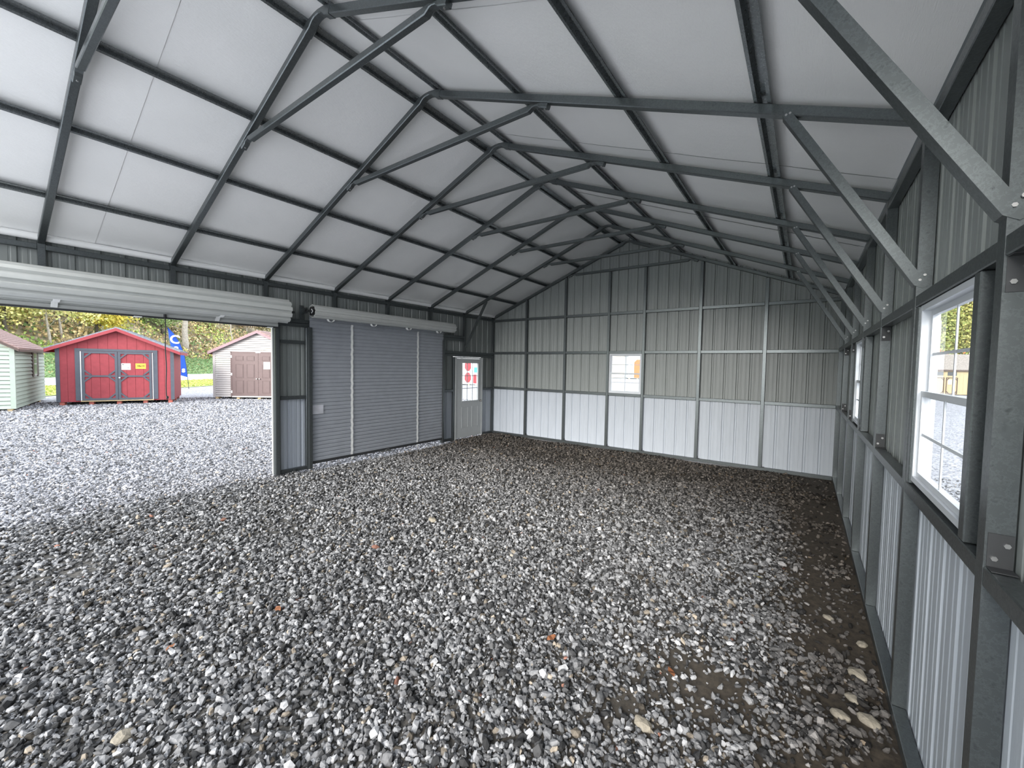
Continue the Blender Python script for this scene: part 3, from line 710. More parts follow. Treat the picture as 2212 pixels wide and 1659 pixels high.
def rolldoor(nm, label, y0, y1, rc, rr, nl, amp, zb, xcur, roll_y, bands_n):
    d = empty(nm, (0, (y0 + y1) / 2, -.05), label, 'roll-up door', kind='structure')
    b = rolled(rc[0], rc[1], rr, nl, amp, *roll_y); ro = b.build('door_roll', 'roll', d)
    b = MB(); b.tube([(rc[0], roll_y[0] - .12, rc[1]), (rc[0], roll_y[1] + .12, rc[1])], .02, 8); b.build('axle', 'dark', ro)
    c = curtain(y0 - .02, y1 + .02, zb, rc[1] - .02, xcur).build('door_curtain', 'curt' if zb < 1 else 'roll', d)
    b = MB(); b.box((xcur - .012, y0 - .02, zb - (.05 if zb < 1 else .022)), (xcur + .022, y1 + .02, zb)); b.build('bottom_bar', 'dark', d)
    for yy in ((roll_y[0] - .10, roll_y[1] + .06) if zb < 1 else (roll_y[1] + .06,)):
        b = MB(); b.box((.001, yy, rc[1] - .05), (rc[0] + .03, yy + .005, rc[1] + .05)); b.box((.001, yy - .04, rc[1] - .16), (.006, yy + .04, rc[1] + .10))
        b.build('mounting_bracket', 'steel', d)
    for yy, sg in ((y0, -1), (y1, 1)):
        if zb < 1 or sg > 0:
            b = MB(); b.box((.001, yy + sg * .03, -.04), (.060, yy + sg * .045, HD + .01)); b.box((.054, yy - sg * .012, -.04), (.060, yy + sg * .03, HD + .01)); b.box((.001, yy - sg * .0, -.04), (.006, yy + sg * .03, HD + .01))
            b.build('guide_track', 'steel', d)
    return d, ro, c
d2, ro2, cu2 = rolldoor('door_2', 'closed grey corrugated roll-up door with two white straps', -5.333, -2.032, (.17, 2.81), .109, 9, .007, .09, .022, (-5.38, -1.81), 4)
b = MB()
for yy in (-4.515, -2.835):
    n_ = 60
    for i in range(n_):
        za = -.01 + 2.66 * i / n_; zb = -.01 + 2.66 * (i + 1) / n_; wob = .006 * math.sin(i * 1.7); wo2 = .006 * math.sin((i + 1) * 1.7)
        x_ = .040 + .004 * math.sin(i * 2.1); x2_ = .040 + .004 * math.sin((i + 1) * 2.1)
        vs = [(x_, yy + wob - .024, za), (x_, yy + wob + .024, za), (x2_, yy + wo2 + .024, zb), (x2_, yy + wo2 - .024, zb)]
        b.add(vs + [(v_[0] + .002, v_[1], v_[2]) for v_ in vs], [(3, 2, 1, 0), (4, 5, 6, 7), (0, 1, 5, 4), (1, 2, 6, 5), (2, 3, 7, 6), (3, 0, 4, 7)])
    if yy < -4: b.build('strap', 'tape', d2); b = MB()
    else: b.build('strap', 'tape', d2)
def ring(y, zc_=2.715, xc=.17, r=.062):
    b = MB(); rings = []
    for i in range(17):
        t_ = math.radians(180 + 180 * i / 16)
        rings.append([(xc + q_ * 0 + .03, y + (r + dq) * math.cos(t_), zc_ + (r + dq) * math.sin(t_)) for q_, dq in ((0, 0),)] )
    P = []
    for i in range(17):
        t_ = math.radians(175 + 190 * i / 16); c_, s__ = math.cos(t_), math.sin(t_)
        P.append([(xc - .03, y + r * c_, zc_ + r * s__), (xc + .03, y + r * c_, zc_ + r * s__), (xc + .03, y + (r + .004) * c_, zc_ + (r + .004) * s__), (xc - .03, y + (r + .004) * c_, zc_ + (r + .004) * s__)])
    b.sweep(P, lambda i: P[i]); return b
for yy in (-5.03, -4.115, -3.215, -2.31): ring(yy).build('hanging_loop', 'tape', ro2)
box('hollow_end_shade', (.095, -5.384, 2.74), (.245, -5.381, 2.88), 'black', ro2)  # black sheet painted in for the shade inside the open roll end
b = MB(); b.prism([(0, -.045), (.045, 0), (0, .045), (-.045, 0)], (.17, -5.386, 2.81), (1, 0, 0), (0, 0, 1), (0, -1, 0), .004); b.build('end_sticker', 'white', ro2)
box('silver_label', (.032, -5.315, .955), (.036, -5.10, 1.12), 'label', cu2)
b = MB(); b.box((.045, -3.86, .02), (.075, -3.60, .045)); b.tube([(.05, -3.72, .045), (.075, -3.72, .07), (.075, -3.66, .07), (.05, -3.62, .045)], .008, 6); b.build('lift_handle', 'bolt', d2)
box('rubber_seal', (.034, -5.333, -.03), (.052, -5.324, 2.5), 'black', d2); box('rubber_seal', (.034, -2.041, -.03), (.052, -2.030, 2.5), 'black', d2)
d3, ro3, cu3 = rolldoor('door_3', 'large open roll-up door wound up over the wide doorway', -9.6, -5.935, (.235, 2.745), .176, 11, .019, 2.490, .075, (-9.75, -5.84), 2)
for yy in (-8.43, -6.797): 
    b = MB(); P = []
    for i in range(6): t_ = math.radians(-62 - 10 * i); P.append((.235 + .195 * math.cos(t_), .195 * math.sin(t_) + 2.745))
    P.append((.10, 2.50)); P = [(p_[0], p_[1]) for p_ in P]
    rr_ = [[(a, yy - .028, z), (a, yy + .028, z), (a - .003, yy + .028, z - .003), (a - .003, yy - .028, z - .003)] for a, z in P]
    b.sweep(P, lambda i: rr_[i]); b.build('hanging_band', 'tape', ro3)
b = MB(); pts = [(.11, -7.41 + .004 * math.sin(i * .9), 2.50 - (2.50 - 1.38) * i / 14) for i in range(15)]
b.tube(pts, .0065, 6); b.tube([(.11, -7.41, 2.53), (.11, -7.41, 2.49)], .016, 8); b.tube([(.11, -7.404, 1.40), (.112, -7.40, 1.37), (.115, -7.41, 1.36)], .014, 6); b.build('pull_cord', 'black', d3)
for yy in (-7.69, -6.05): box('bar_stop', (.06, yy - .04, 2.462), (.115, yy + .04, 2.475), 'tape', d3)

# ------------------------------------------------------------------ text helper
def text(body, size, m, parent, mat4, name='lettering', bold=0.0, depth=.002):
    cu = bpy.data.curves.new(name, 'FONT'); cu.body = body; cu.size = size; cu.align_x = 'CENTER'; cu.align_y = 'CENTER'; cu.extrude = depth; cu.offset = bold
    tmp = bpy.data.objects.new('tmp', cu); COL.objects.link(tmp); dg = bpy.context.evaluated_depsgraph_get(); dg.update()
    me = bpy.data.meshes.new_from_object(tmp.evaluated_get(dg)); bpy.data.objects.remove(tmp); bpy.data.curves.remove(cu)
    me.materials.clear(); me.materials.append(MT[m]); me.transform(mat4)
    o = bpy.data.objects.new(name, me); COL.objects.link(o); o.parent = parent; return o
def face_mat(x, y, z):  # text lying in local xz plane facing -y
    return Matrix(((1, 0, 0, x), (0, 0, -1, y), (0, 1, 0, z), (0, 0, 0, 1)))
# ------------------------------------------------------------------ sheds (local: x along front, y depth, z up)
def boards(b, x0, x1, z0, ftop, y0, t, pitch, gap=.008):
    """vertical boards between x0..x1, from z0 to ftop(x)"""
    n = max(1, round((x1 - x0) / pitch)); w = (x1 - x0) / n
    for i in range(n):
        a = x0 + i * w + gap / 2; c = x0 + (i + 1) * w - gap / 2; mid = (a + c) / 2
        poly = [(a, z0), (c, z0), (c, ftop(c)), (a, ftop(a))]
        b.prism(poly, (0, y0, 0), (1, 0, 0), (0, 0, 1), (0, -1, 0), t)
    b.add([(x0, y0 + .001, z0), (x1, y0 + .001, z0), (x1, y0 + .001, ftop(x1)), ((x0 + x1) / 2, y0 + .001, ftop((x0 + x1) / 2)), (x0, y0 + .001, ftop(x0))], [(0, 1, 2, 3, 4)])
def laps(b, wdt, z0, zt_, place, pitch=.11, clip=None):
    z = z0
    while z < zt_ - .01:
        z2 = min(z + pitch, zt_) - .012; a, c = (0, wdt) if clip is None else clip(z, z2)
        if c - a > .02:
            P = [place(a, .032, z), place(c, .032, z), place(c, .0, z2), place(a, .0, z2), place(a, -.02, z), place(c, -.02, z), place(c, -.02, z2), place(a, -.02, z2)]
            b.add(P, [(0, 1, 2, 3), (5, 4, 7, 6), (1, 0, 4, 5), (3, 2, 6, 7), (0, 3, 7, 4), (2, 1, 5, 6)])
        z += pitch
def roofmesh(b, w, d, ze, zp, ov, ovf, t, mi=0):
    s_ = (zp - ze) / (w / 2)
    for sg in (-1, 1):
        xe = w / 2 + sg * (w / 2 + ov); zl = ze - ov * s_
        P = [(xe, -ovf, zl), (w / 2, -ovf, zp), (w / 2, d + ovf, zp), (xe, d + ovf, zl)]
        P2 = [(p[0], p[1], p[2] + t) for p in P]
        b.add(P + P2, [(0, 1, 2, 3), (7, 6, 5, 4), (0, 4, 5, 1), (1, 5, 6, 2), (2, 6, 7, 3), (3, 7, 4, 0)], mi)
def fascia(b, w, ze, zp, ov, y, h, t):
    s_ = (zp - ze) / (w / 2)
    for sg in (-1, 1):
        xe = w / 2 + sg * (w / 2 + ov); zl = ze - ov * s_
        poly = [(xe, zl - h), (w / 2, zp - h), (w / 2, zp), (xe, zl)]
        if sg > 0: poly = poly[::-1]
        b.prism(poly, (0, y, 0), (1, 0, 0), (0, 0, 1), (0, -1, 0), t)
def place_front(a, out, z): return (a, -out, z)
def shed(loc, rz, w, d, ze, zp, label, base=.1, siding='lap', wall='green', trim='green', roof='shingle', fas='grey', ov=.22, blocks='wood', ovf=.12, fh=.12, pitch=.11):
    r_ = empty('garden_shed', loc, label, 'shed', 'display sheds in the yard', rz=rz)
    gtop = lambda x: ze + (zp - ze) * (1 - abs(x - w / 2) / (w / 2))
    b = MB()
    if siding == 'board':
        boards(b, .0, w, base, gtop, .0, .015, .31)
        for sx in (0, w):   # side walls
            sg = -1 if sx == 0 else 1
            n = int(d / .31)
            for i in range(n): b.box((sx, d * i / n + .004, base), (sx + sg * .015, d * (i + 1) / n - .004, ze))
            b.box((sx - sg * .03, 0.0, base), (sx, d, ze))
        b.box((0, d - .02, base), (w, d, ze))
    else:
        def clip(z, z2):
            zz = (z + z2) / 2
            if zz <= ze: return 0, w
            k_ = (zz - ze) / (zp - ze) * w / 2; return k_, w - k_
        laps(b, w, base, zp - .02, place_front, pitch, clip)
        laps(b, d, base, ze, lambda a, o_, z: (w + o_, a, z), pitch); laps(b, d, base, ze, lambda a, o_, z: (-o_, d - a, z), pitch)
        b.box((0.02, d - .02, base), (w - .02, d, ze)); 
    b.build('wall_siding', wall, r_, world=False)
    b = MB(); roofmesh(b, w, d, ze, zp, ov, ovf, .05); rf = b.build('roof', roof, r_, world=False)
    if roof != 'plain':
        b = MB(); s_ = (zp - ze) / (w / 2); nn = 12
        for sg in (-1, 1):
            for i in range(nn):
                f_ = i / nn; xe = w / 2 + sg * (w / 2 + ov) * (1 - f_); z = ze - ov * s_ + (zp - ze + ov * s_) * f_
                b.box((xe - .012, -ovf - .005, z + .047), (xe + .012, d + ovf + .005, z + .066))
        b.build('shingle_course', roof, rf, world=False)
    b = MB(); fascia(b, w, ze, zp, ov, -ovf - .002, fh, .025)
    for sg in (-1, 1):
        xe = w / 2 + sg * (w / 2 + ov); zl = ze - ov * (zp - ze) / (w / 2); b.box((xe - .012 + sg * .0, -ovf, zl - fh), (xe + sg * .012, d + ovf, zl + .0))
    b.build('fascia', fas, r_, world=False)
    tw = .09
    for cx_, sg in ((0, -1), (w, 1)):
        b = MB(); b.box((cx_ - (0 if sg < 0 else tw), -.032, base), (cx_ + (tw if sg < 0 else 0) + sg * .0, -.012, ze - .02)); b.box((cx_, -.032, base), (cx_ + sg * .032, tw, ze - .02)); b.build('corner_trim', trim, r_, world=False)
    for fx in np.linspace(.12, w - .12, 5):
        b = MB(); b.box((fx - .07, .02, -.03), (fx + .07, .30, base - .003)); b.build('skid_block', blocks, r_, world=False)
    for fy in (d * .4, d * .8): b = MB(); b.box((w - .2, fy, -.03), (w - .02, fy + .25, base - .003)); b.build('skid_block', blocks, r_, world=False)
    b = MB(); b.box((.03, .03, base - .002), (w - .03, d - .03, base + .02)); b.build('shed_floor', 'dark', r_, world=False)
    return r_
def octdoor(b, bt, x0, x1, z0, z1, y, ncell=2, st=.085):
    """trim bars (b) with octagon corner gussets; bt = small bright triangles"""
    b.box((x0, y - .03, z0), (x0 + st, y, z1)); b.box((x1 - st, y - .03, z0), (x1, y, z1))
    hgt = (z1 - z0 - st) / ncell
    for i in range(ncell + 1): b.box((x0 + st, y - .03, z0 + i * hgt), (x1 - st, y, z0 + i * hgt + st * (.8 if 0 < i < ncell else 1)))
    g_ = .22
    for i in range(ncell):
        a0, a1, c0, c1 = x0 + st, x1 - st, z0 + i * hgt + st, z0 + (i + 1) * hgt
        for (px_, pz_, sx, sz) in ((a0, c0, 1, 1), (a1, c0, -1, 1), (a0, c1, 1, -1), (a1, c1, -1, -1)):
            poly = [(px_, pz_ + sz * g_), (px_, pz_ + sz * (g_ - .075)), (px_ + sx * (g_ - .075), pz_), (px_ + sx * g_, pz_)]
            if sx * sz > 0: poly = poly[::-1]
            b.prism(poly[::-1], (0, y, 0), (1, 0, 0), (0, 0, 1), (0, -1, 0), .028)
# red shed
T70 = math.radians(70)
rp0 = (-17.45, -6.59)
rs = shed((rp0[0], rp0[1], -.07), T70, 3.66, 3.0, 2.47, 3.30, 'red board shed with charcoal octagon-braced double doors, standing on red blocks', siding='board', wall='red', trim='grey', roof='shingle', fas='red', blocks='redwood', ov=.28, ovf=.22, fh=.13, base=.17)
cx = 1.83; dz0, dz1 = .22, 2.30
b = MB(); b.box((cx - 1.30, -.04, dz0 - .0), (cx - 1.15, -.018, dz1)); b.box((cx + 1.15, -.04, dz0), (cx + 1.30, -.018, dz1)); b.box((cx - 1.30, -.045, dz1), (cx + 1.30, -.018, dz1 + .10)); b.build('door_casing', 'grey', rs, world=False)
b = MB(); b.box((cx - 1.15, -.06, .17), (cx + 1.15, -.0, .215)); b.build('threshold', 'wood', rs, world=False)
for sg in (-1, 1):
    x0, x1 = (cx - 1.10, cx - .006) if sg < 0 else (cx + .006, cx + 1.10)
    b = MB(); boards(b, x0, x1, dz0, lambda x: dz1 - .01, -.03, .02, .27); lf2 = b.build('door', 'red', rs, world=False)
    b = MB(); octdoor(b, None, x0, x1, dz0, dz1 - .01, -.051); b.build('door_brace', 'grey', lf2, world=False)
    xj = x0 - .045 if sg < 0 else x1 + .015
    b = MB(); b.box((xj, -.05, dz0), (xj + .03, -.03, dz1 - .02)); b.build('hinge_strip', 'white', lf2, world=False)
    if sg > 0:
        b = MB(); b.box((x0 + .10, -.0535, 1.52), (x0 + .40, -.051, 1.80)); pp = b.build('paper_sheet', 'paper', lf2, world=False)
        b = MB(); b.box((x0 + .13, -.0545, 1.735), (x0 + .19, -.0536, 1.765))
        for zz in (1.58, 1.60, 1.62, 1.66): b.box((x0 + .14, -.0545, zz), (x0 + .22, -.0536, zz + .005)); b.box((x0 + .30, -.0545, zz), (x0 + .34, -.0536, zz + .012))
        b.build('print', 'ink', pp, world=False)
        b = MB(); b.box((x0 + .56, -.0535, 1.57), (x0 + .90, -.051, 1.80)); pc = b.build('yellow_card', 'yellow', lf2, world=False)
        text('10x12', .10, 'ink', pc, face_mat(x0 + .73, -.055, 1.69), bold=.004)
        b = MB(); b.box((x0 + .68, -.0545, 1.61), (x0 + .80, -.0536, 1.618)); b.build('print', 'ink', pc, world=False)
        b = MB(); b.tube([(x0 + .05, -.08, 1.18), (x0 + .05, -.14, 1.18)], [.03, .035], 8); b.build('door_knob', 'bolt', lf2, world=False)
# six panel door helper
def sixpanel(par, x0, x1, z0, z1, y):
    w = x1 - x0; h = z1 - z0
    for c0, c1 in ((.14, .44), (.56, .86)):
        for r0, r1 in ((.06, .36), (.42, .74), (.82, .93)):
            b = MB(); a0, a1, d0, d1 = x0 + w * c0, x0 + w * c1, z0 + h * r0, z0 + h * r1; t_ = .02
            b.box((a0, y - .012, d0), (a1, y, d0 + t_)); b.box((a0, y - .012, d1 - t_), (a1, y, d1)); b.box((a0, y - .012, d0 + t_), (a0 + t_, y, d1 - t_)); b.box((a1 - t_, y - .012, d0 + t_), (a1, y, d1 - t_))
            b.box((a0 + .03, y - .010, d0 + .03), (a1 - .03, y, d1 - .03)); b.build('door_panel', 'brdoor', par, world=False)
# grey lap shed
gs = shed((-17.2, -1.24, -.06), math.radians(40), 4.4, 3.6, 2.5, 3.52, 'pale grey lap-sided shed with brown six-panel double doors, next to the blue flag', siding='lap', wall='cream', trim='cream', roof='brshingle', fas='mauve', blocks='wood', ov=.2, ovf=.15, fh=.11, base=.14)
cx = 2.2
b = MB(); b.box((cx - 1.36, -.05, .14), (cx - 1.30, -.012, 2.46)); b.box((cx + 1.30, -.05, .14), (cx + 1.36, -.012, 2.46)); b.box((cx - 1.36, -.05, 2.40), (cx + 1.36, -.012, 2.46)); b.build('door_casing', 'brdoor', gs, world=False)
b = MB(); b.box((cx - 1.3, -.06, .12), (cx + 1.3, -.012, .19)); b.build('threshold', 'cream', gs, world=False)
for sg in (-1, 1):
    x0, x1 = (cx - 1.295, cx - .006) if sg < 0 else (cx + .006, cx + 1.295)
    b = MB(); b.box((x0, -.045, .20), (x1, -.012, 2.395)); lf2 = b.build('door', 'brdoor', gs, world=False)
    sixpanel(lf2, x0, x1, .20, 2.395, -.045)
    b = MB(); b.tube([(cx + sg * .07, -.045, 1.08), (cx + sg * .07, -.10, 1.08)], .03, 8); b.build('door_knob', 'knob', lf2, world=False)
    if sg < 0:
        for zz in (.4, 1.3, 2.2): MBx(((x0 - .05, -.055, zz - .06), (x0 + .01, -.046, zz + .06))).build('hinge', 'white', lf2, world=False)
    else:
        b = MB(); b.box((x0 + .26, -.0605, 1.58), (x0 + .58, -.058, 1.95)); pp = b.build('paper_sheet', 'paper', lf2, world=False)
        b = MB(); b.box((x0 + .30, -.0615, 1.86), (x0 + .36, -.0606, 1.88)); b.build('print', 'ink', pp, world=False)
        b = MB(); b.box((x0 + .68, -.0605, 1.62), (x0 + 1.02, -.058, 1.90)); pc = b.build('yellow_card', 'yellow', lf2, world=False)
        text('10x12', .09, 'ink', pc, face_mat(x0 + .85, -.062, 1.76), bold=.004)
b = MB(); b.box((cx - .12, -.06, 2.41), (cx + .12, -.051, 2.46)); b.build('door_catch', 'white', gs, world=False)
# green lap shed
th = math.radians(77.1); Cc = Vector((-16.1, -7.78)); uu = Vector((math.cos(th), math.sin(th))); gp = Cc - 3.05 * uu
gr = shed((gp.x, gp.y, -.07), th, 3.05, 5.4, 2.38, 3.35, 'pale green lap-sided shed with brown shingle roof and a shuttered window', siding='lap', wall='green', trim='green', roof='brshingle', fas='dbrown', ov=.16, ovf=.14, fh=.09, base=.10, pitch=.15)
b = MB(); w = 3.05; b.box((w + .012, 3.1, 1.22), (w + .035, 3.72, 2.2)); wf = b.build('shed_window', 'white', gr, world=False)
b = MB(); b.box((w + .035, 3.16, 1.27), (w + .037, 3.66, 2.15)); b.build('pane', 'screen', wf, world=False)
b = MB(); b.box((w + .037, 3.4, 1.27), (w + .04, 3.42, 2.15)); b.box((w + .037, 3.16, 1.70), (w + .041, 3.66, 1.73)); b.box((w + .037, 3.16, 1.92), (w + .04, 3.66, 1.935)); b.build('grid_bar', 'white', wf, world=False)
for y0_ in (2.86, 3.74): b = MB(); b.box((w + .012, y0_, 1.18), (w + .045, y0_ + .24, 2.24)); b.build('shutter', 'dbrown', gr, world=False)
# march a pixel ray to the terrain
def hit(px, py, lim=200):
    d = (F + R * ((px - 1106) / f_px) + U * ((829.5 - py) / f_px)); t_ = 5
    while t_ < lim:
        p = CP + d * t_
        if p.z < float(gz(p.x, p.y)): return p
        t_ += .1
    return CP + d * 40
# white shed with red octagon doors, seen through the entry door panes
def outshed(px, D, th_deg, w, d, ze, zp, label, **kw):
    dv = F + R * ((px - 1106) / f_px); p = CP + dv * D; z = float(gz(p.x, p.y))
    return shed((p.x, p.y, z - .02), math.radians(th_deg), w, d, ze, zp, label, **kw), (p.x, p.y, z)
ws, _ = outshed(994, 38, 32, 3.0, 3.0, 2.6, 3.5, 'white board shed with red octagon door panels, seen through the entry door glass', siding='board', wall='white', trim='white', roof='shingle', fas='white', ov=.2)
for zc2 in (.72, 1.80):
    for xc2 in (.72,):
        b = MB()
        r_ = .42; poly = [(xc2 + r_ * math.cos(math.radians(22.5 + 45 * i)) * .75, zc2 + r_ * math.sin(math.radians(22.5 + 45 * i)) * 1.2) for i in range(8)]
        b.prism(poly, (0, -.016, 0), (1, 0, 0), (0, 0, 1), (0, -1, 0), .03); b.build('door_panel', 'red', ws, world=False)
b = MB(); b.box((1.22, -.03, .2), (1.54, -.016, 1.02)); b.build('door_panel', 'red', ws, world=False)
b = MB(); b.box((1.30, -.03, 1.2), (1.58, -.016, 1.7)); b.build('notice', 'teal', ws, world=False)
# sheds seen through the gable window
bs_, _ = outshed(1285, 50, 34, 4.3, 3.5, 2.9, 3.9, 'beige lap-sided shed seen through the gable window beside the pale blue one', siding='lap', wall='beige', trim='beige', roof='brshingle', fas='beige', base=.1, ov=.1)
bl, _ = outshed(1357, 48, 34, 4.0, 3.5, 2.9, 3.9, 'pale blue shed with stained wood door seen through the gable window', siding='board', wall='ltblue', trim='white', roof='shingle', fas='white', base=.1, ov=.1)
def archdoor(parent, x0, x1, z0, z1, m, mt, t_=.12):
    g_ = .3; P = lambda o_: [(x0 - o_, z0), (x1 + o_, z0), (x1 + o_, z1 - g_), (x1 - g_ + o_ * .3, z1 + o_), (x0 + g_ - o_ * .3, z1 + o_), (x0 - o_, z1 - g_)]
    b = MB(); b.prism(P(t_), (0, -.014, 0), (1, 0, 0), (0, 0, 1), (0, -1, 0), .02); b.build('door_casing', mt, parent, world=False)
    b = MB(); b.prism(P(0), (0, -.035, 0), (1, 0, 0), (0, 0, 1), (0, -1, 0), .02); return b.build('door', m, parent, world=False)
archdoor(bl, .62, 1.8, .15, 2.3, 'orange', 'white')
# shed and trees seen through the near right window
dv = F + R * ((2006 - 1106) / f_px); p = CP + dv * 37; a_ = math.radians(30 - 90); tw_ = 3.6
ox, oy = p.x - tw_ * math.cos(a_), p.y - tw_ * math.sin(a_)
ts = shed((ox, oy, float(gz(p.x, p.y)) - .02), a_, tw_, 6.6, 2.45, 3.75, 'tan shed with brown-grey shingle roof and dark arched door trim, seen through the near window', siding='board', wall='tan', trim='dbrown', roof='grshingle', fas='dbrown', base=.08, ov=.2, blocks='dbrown')
def side(b): b.v = [(tw_ - v_[1], v_[0], v_[2]) for v_ in b.v]; return b
for x0 in (.3, 1.4, 3.2, 4.3, 5.4):
    b = MB(); octdoor(b, None, x0, x0 + .95, .12, 1.62, -.016, 1, .06); side(b).build('door_trim', 'dbrown', ts, world=False)
    side(MBx(((x0 + .1, -.03, 1.78), (x0 + .85, -.014, 2.12)))).build('transom_window', 'screen', ts, world=False)
side(MBx(((1.55, -.05, 1.0), (1.85, -.032, 1.4)))).build('paper_sheet', 'paper', ts, world=False)
# ------------------------------------------------------------------ feather flag
b = MB(); fl = empty('feather_flag', (-27.2, .519, -.06), 'blue feather banner flag with white letters on a bent pole behind the red shed', 'flag')
fp = lambda y, z: (-27.2, y, z)
top = [(.519, -.06), (.47, .6), (.40, 1.5), (.28, 2.4), (.05, 3.1), (-.25, 3.7), (-.57, 4.08)]
b.tube([fp(a, z) for a, z in top], .018, 6); b.build('pole', 'dark', fl)
ctr = [Vector((0, a, z)) for a, z in [(.455, .75), (.40, 1.5), (.28, 2.4), (.05, 3.1), (-.25, 3.7), (-.57, 4.08)]]
lft = [Vector((0, a, z)) for a, z in [(-.12, .95), (-.20, 1.5), (-.34, 2.3), (-.42, 2.9), (-.52, 3.5), (-.58, 4.06)]]
b = MB(); NR = 20; NC = 8
def lerp(P, t_):
    k_ = min(int(t_ * (len(P) - 1)), len(P) - 2); return P[k_].lerp(P[k_ + 1], t_ * (len(P) - 1) - k_)
for s_ in (0, 1):
    for i in range(NR + 1):
        for j in range(NC + 1):
            p = lerp(lft, i / NR).lerp(lerp(ctr, i / NR), j / NC); b.v.append((-27.19 + .05 * math.sin(j * .9 + i * .4) * (1 - j / NC) - .004 * s_, p.y, p.z))
st = (NR + 1) * (NC + 1)
for s_ in (0, 1):
    for i in range(NR):
        for j in range(NC):
            q = s_ * st + i * (NC + 1) + j; b.face([q, q + 1, q + NC + 2, q + NC + 1] if s_ == 0 else [q + NC + 1, q + NC + 2, q + 1, q])
fc = b.build('banner_cloth', 'flag', fl, smooth=True)
tm = lambda y, z, r: Matrix.Translation((.07, y - .519, z + .06)) @ Matrix.Rotation(r, 4, 'X') @ Matrix(((0, 0, 1, 0), (1, 0, 0, 0), (0, 1, 0, 0), (0, 0, 0, 1)))
text('C', .78, 'white', fl, tm(-.22, 3.28, -.12), bold=.02); text('a', .62, 'white', fl, tm(-.14, 2.72, -.12), bold=.02); text('s', .5, 'white', fl, tm(.22, 1.25, 0), bold=.02)

# ------------------------------------------------------------------ vegetation
def leafquads(P, size, colf):
    n = len(P); sz = rng.uniform(.6, 1.3, n) * size; Rm = rotmats(n, 1.2)
    q = np.array([(-1, -.7, 0), (1, -.5, .15), (.8, .8, 0), (-.7, .9, -.15)]) * .5
    V = np.einsum('nij,kj->nki', Rm, q) * sz[:, None, None] + P[:, None, :]
    Fc = np.arange(4 * n).reshape(n, 4); return V.reshape(-1, 3), Fc, np.repeat(colf, 4, 0)
nq, nt_ = np.array((-.83, -.557)), np.array((-.557, .83))
n = 60000; q = 43.5 + rng.random(n) ** 1.1 * 24; a = rng.uniform(-22, 62, n); px_ = nq[0] * q + nt_[0] * a; py_ = nq[1] * q + nt_[1] * a
cl = smooth_noise(px_, py_, .45, 9); cl2 = smooth_noise(px_, py_, 1.1, 10)
keep = rng.random(n) < np.clip(cl * 1.3 + .1, .15, 1); px_, py_, cl, cl2 = px_[keep], py_[keep], cl[keep], cl2[keep]; n = len(px_)
hgt = gz(px_, py_) + rng.random(n) ** 1.3 * (.35 + 2.0 * cl * cl2)
pal = np.array([(.16, .24, .06), (.26, .33, .10), (.42, .40, .14), (.36, .27, .15), (.22, .16, .10), (.12, .17, .07), (.50, .40, .22)])
pi = np.clip((smooth_noise(px_, py_, .3, 12) * 1.1 + rng.normal(0, .16, n)) * 7, 0, 6.99).astype(int)
c = np.clip(pal[pi] * 1.55, 0, .85) * rng.uniform(.6, 1.3, (n, 1))
V, Fc, cc = leafquads(np.stack([px_, py_, hgt], -1), .27, c)
tag(mesh_np('undergrowth', V, Fc, cc, 'leaf'), 'tangled green and tan undergrowth covering the hillside beyond the road', 'undergrowth', kind='stuff')
n = 26000; q = rng.uniform(24, 31, n); a = rng.uniform(-18, 45, n); px_ = nq[0] * q + nt_[0] * a; py_ = nq[1] * q + nt_[1] * a
n2 = 26000; q2 = rng.uniform(37.1, 44.5, n2); a2 = rng.uniform(-18, 50, n2); qx = nq[0] * q2 + nt_[0] * a2; qy = nq[1] * q2 + nt_[1] * a2
P = np.concatenate([np.stack([px_, py_, gz(px_, py_) + .06], -1), np.stack([qx, qy, gz(qx, qy) + .06], -1)])
c = np.concatenate([np.array([(.52, .58, .16)]) * rng.uniform(.6, 1.2, (n, 1)), np.array([(.25, .35, .16)]) * rng.uniform(.5, 1.3, (n2, 1))])
lf_ = rng.random(len(c)) > .93; c[lf_] = (.45, .35, .18)
V, Fc, cc = leafquads(P, .13, c)
tag(mesh_np('grass', V, Fc, cc, 'leaf'), 'short mown grass with scattered fallen leaves on both sides of the road', 'grass', kind='stuff')
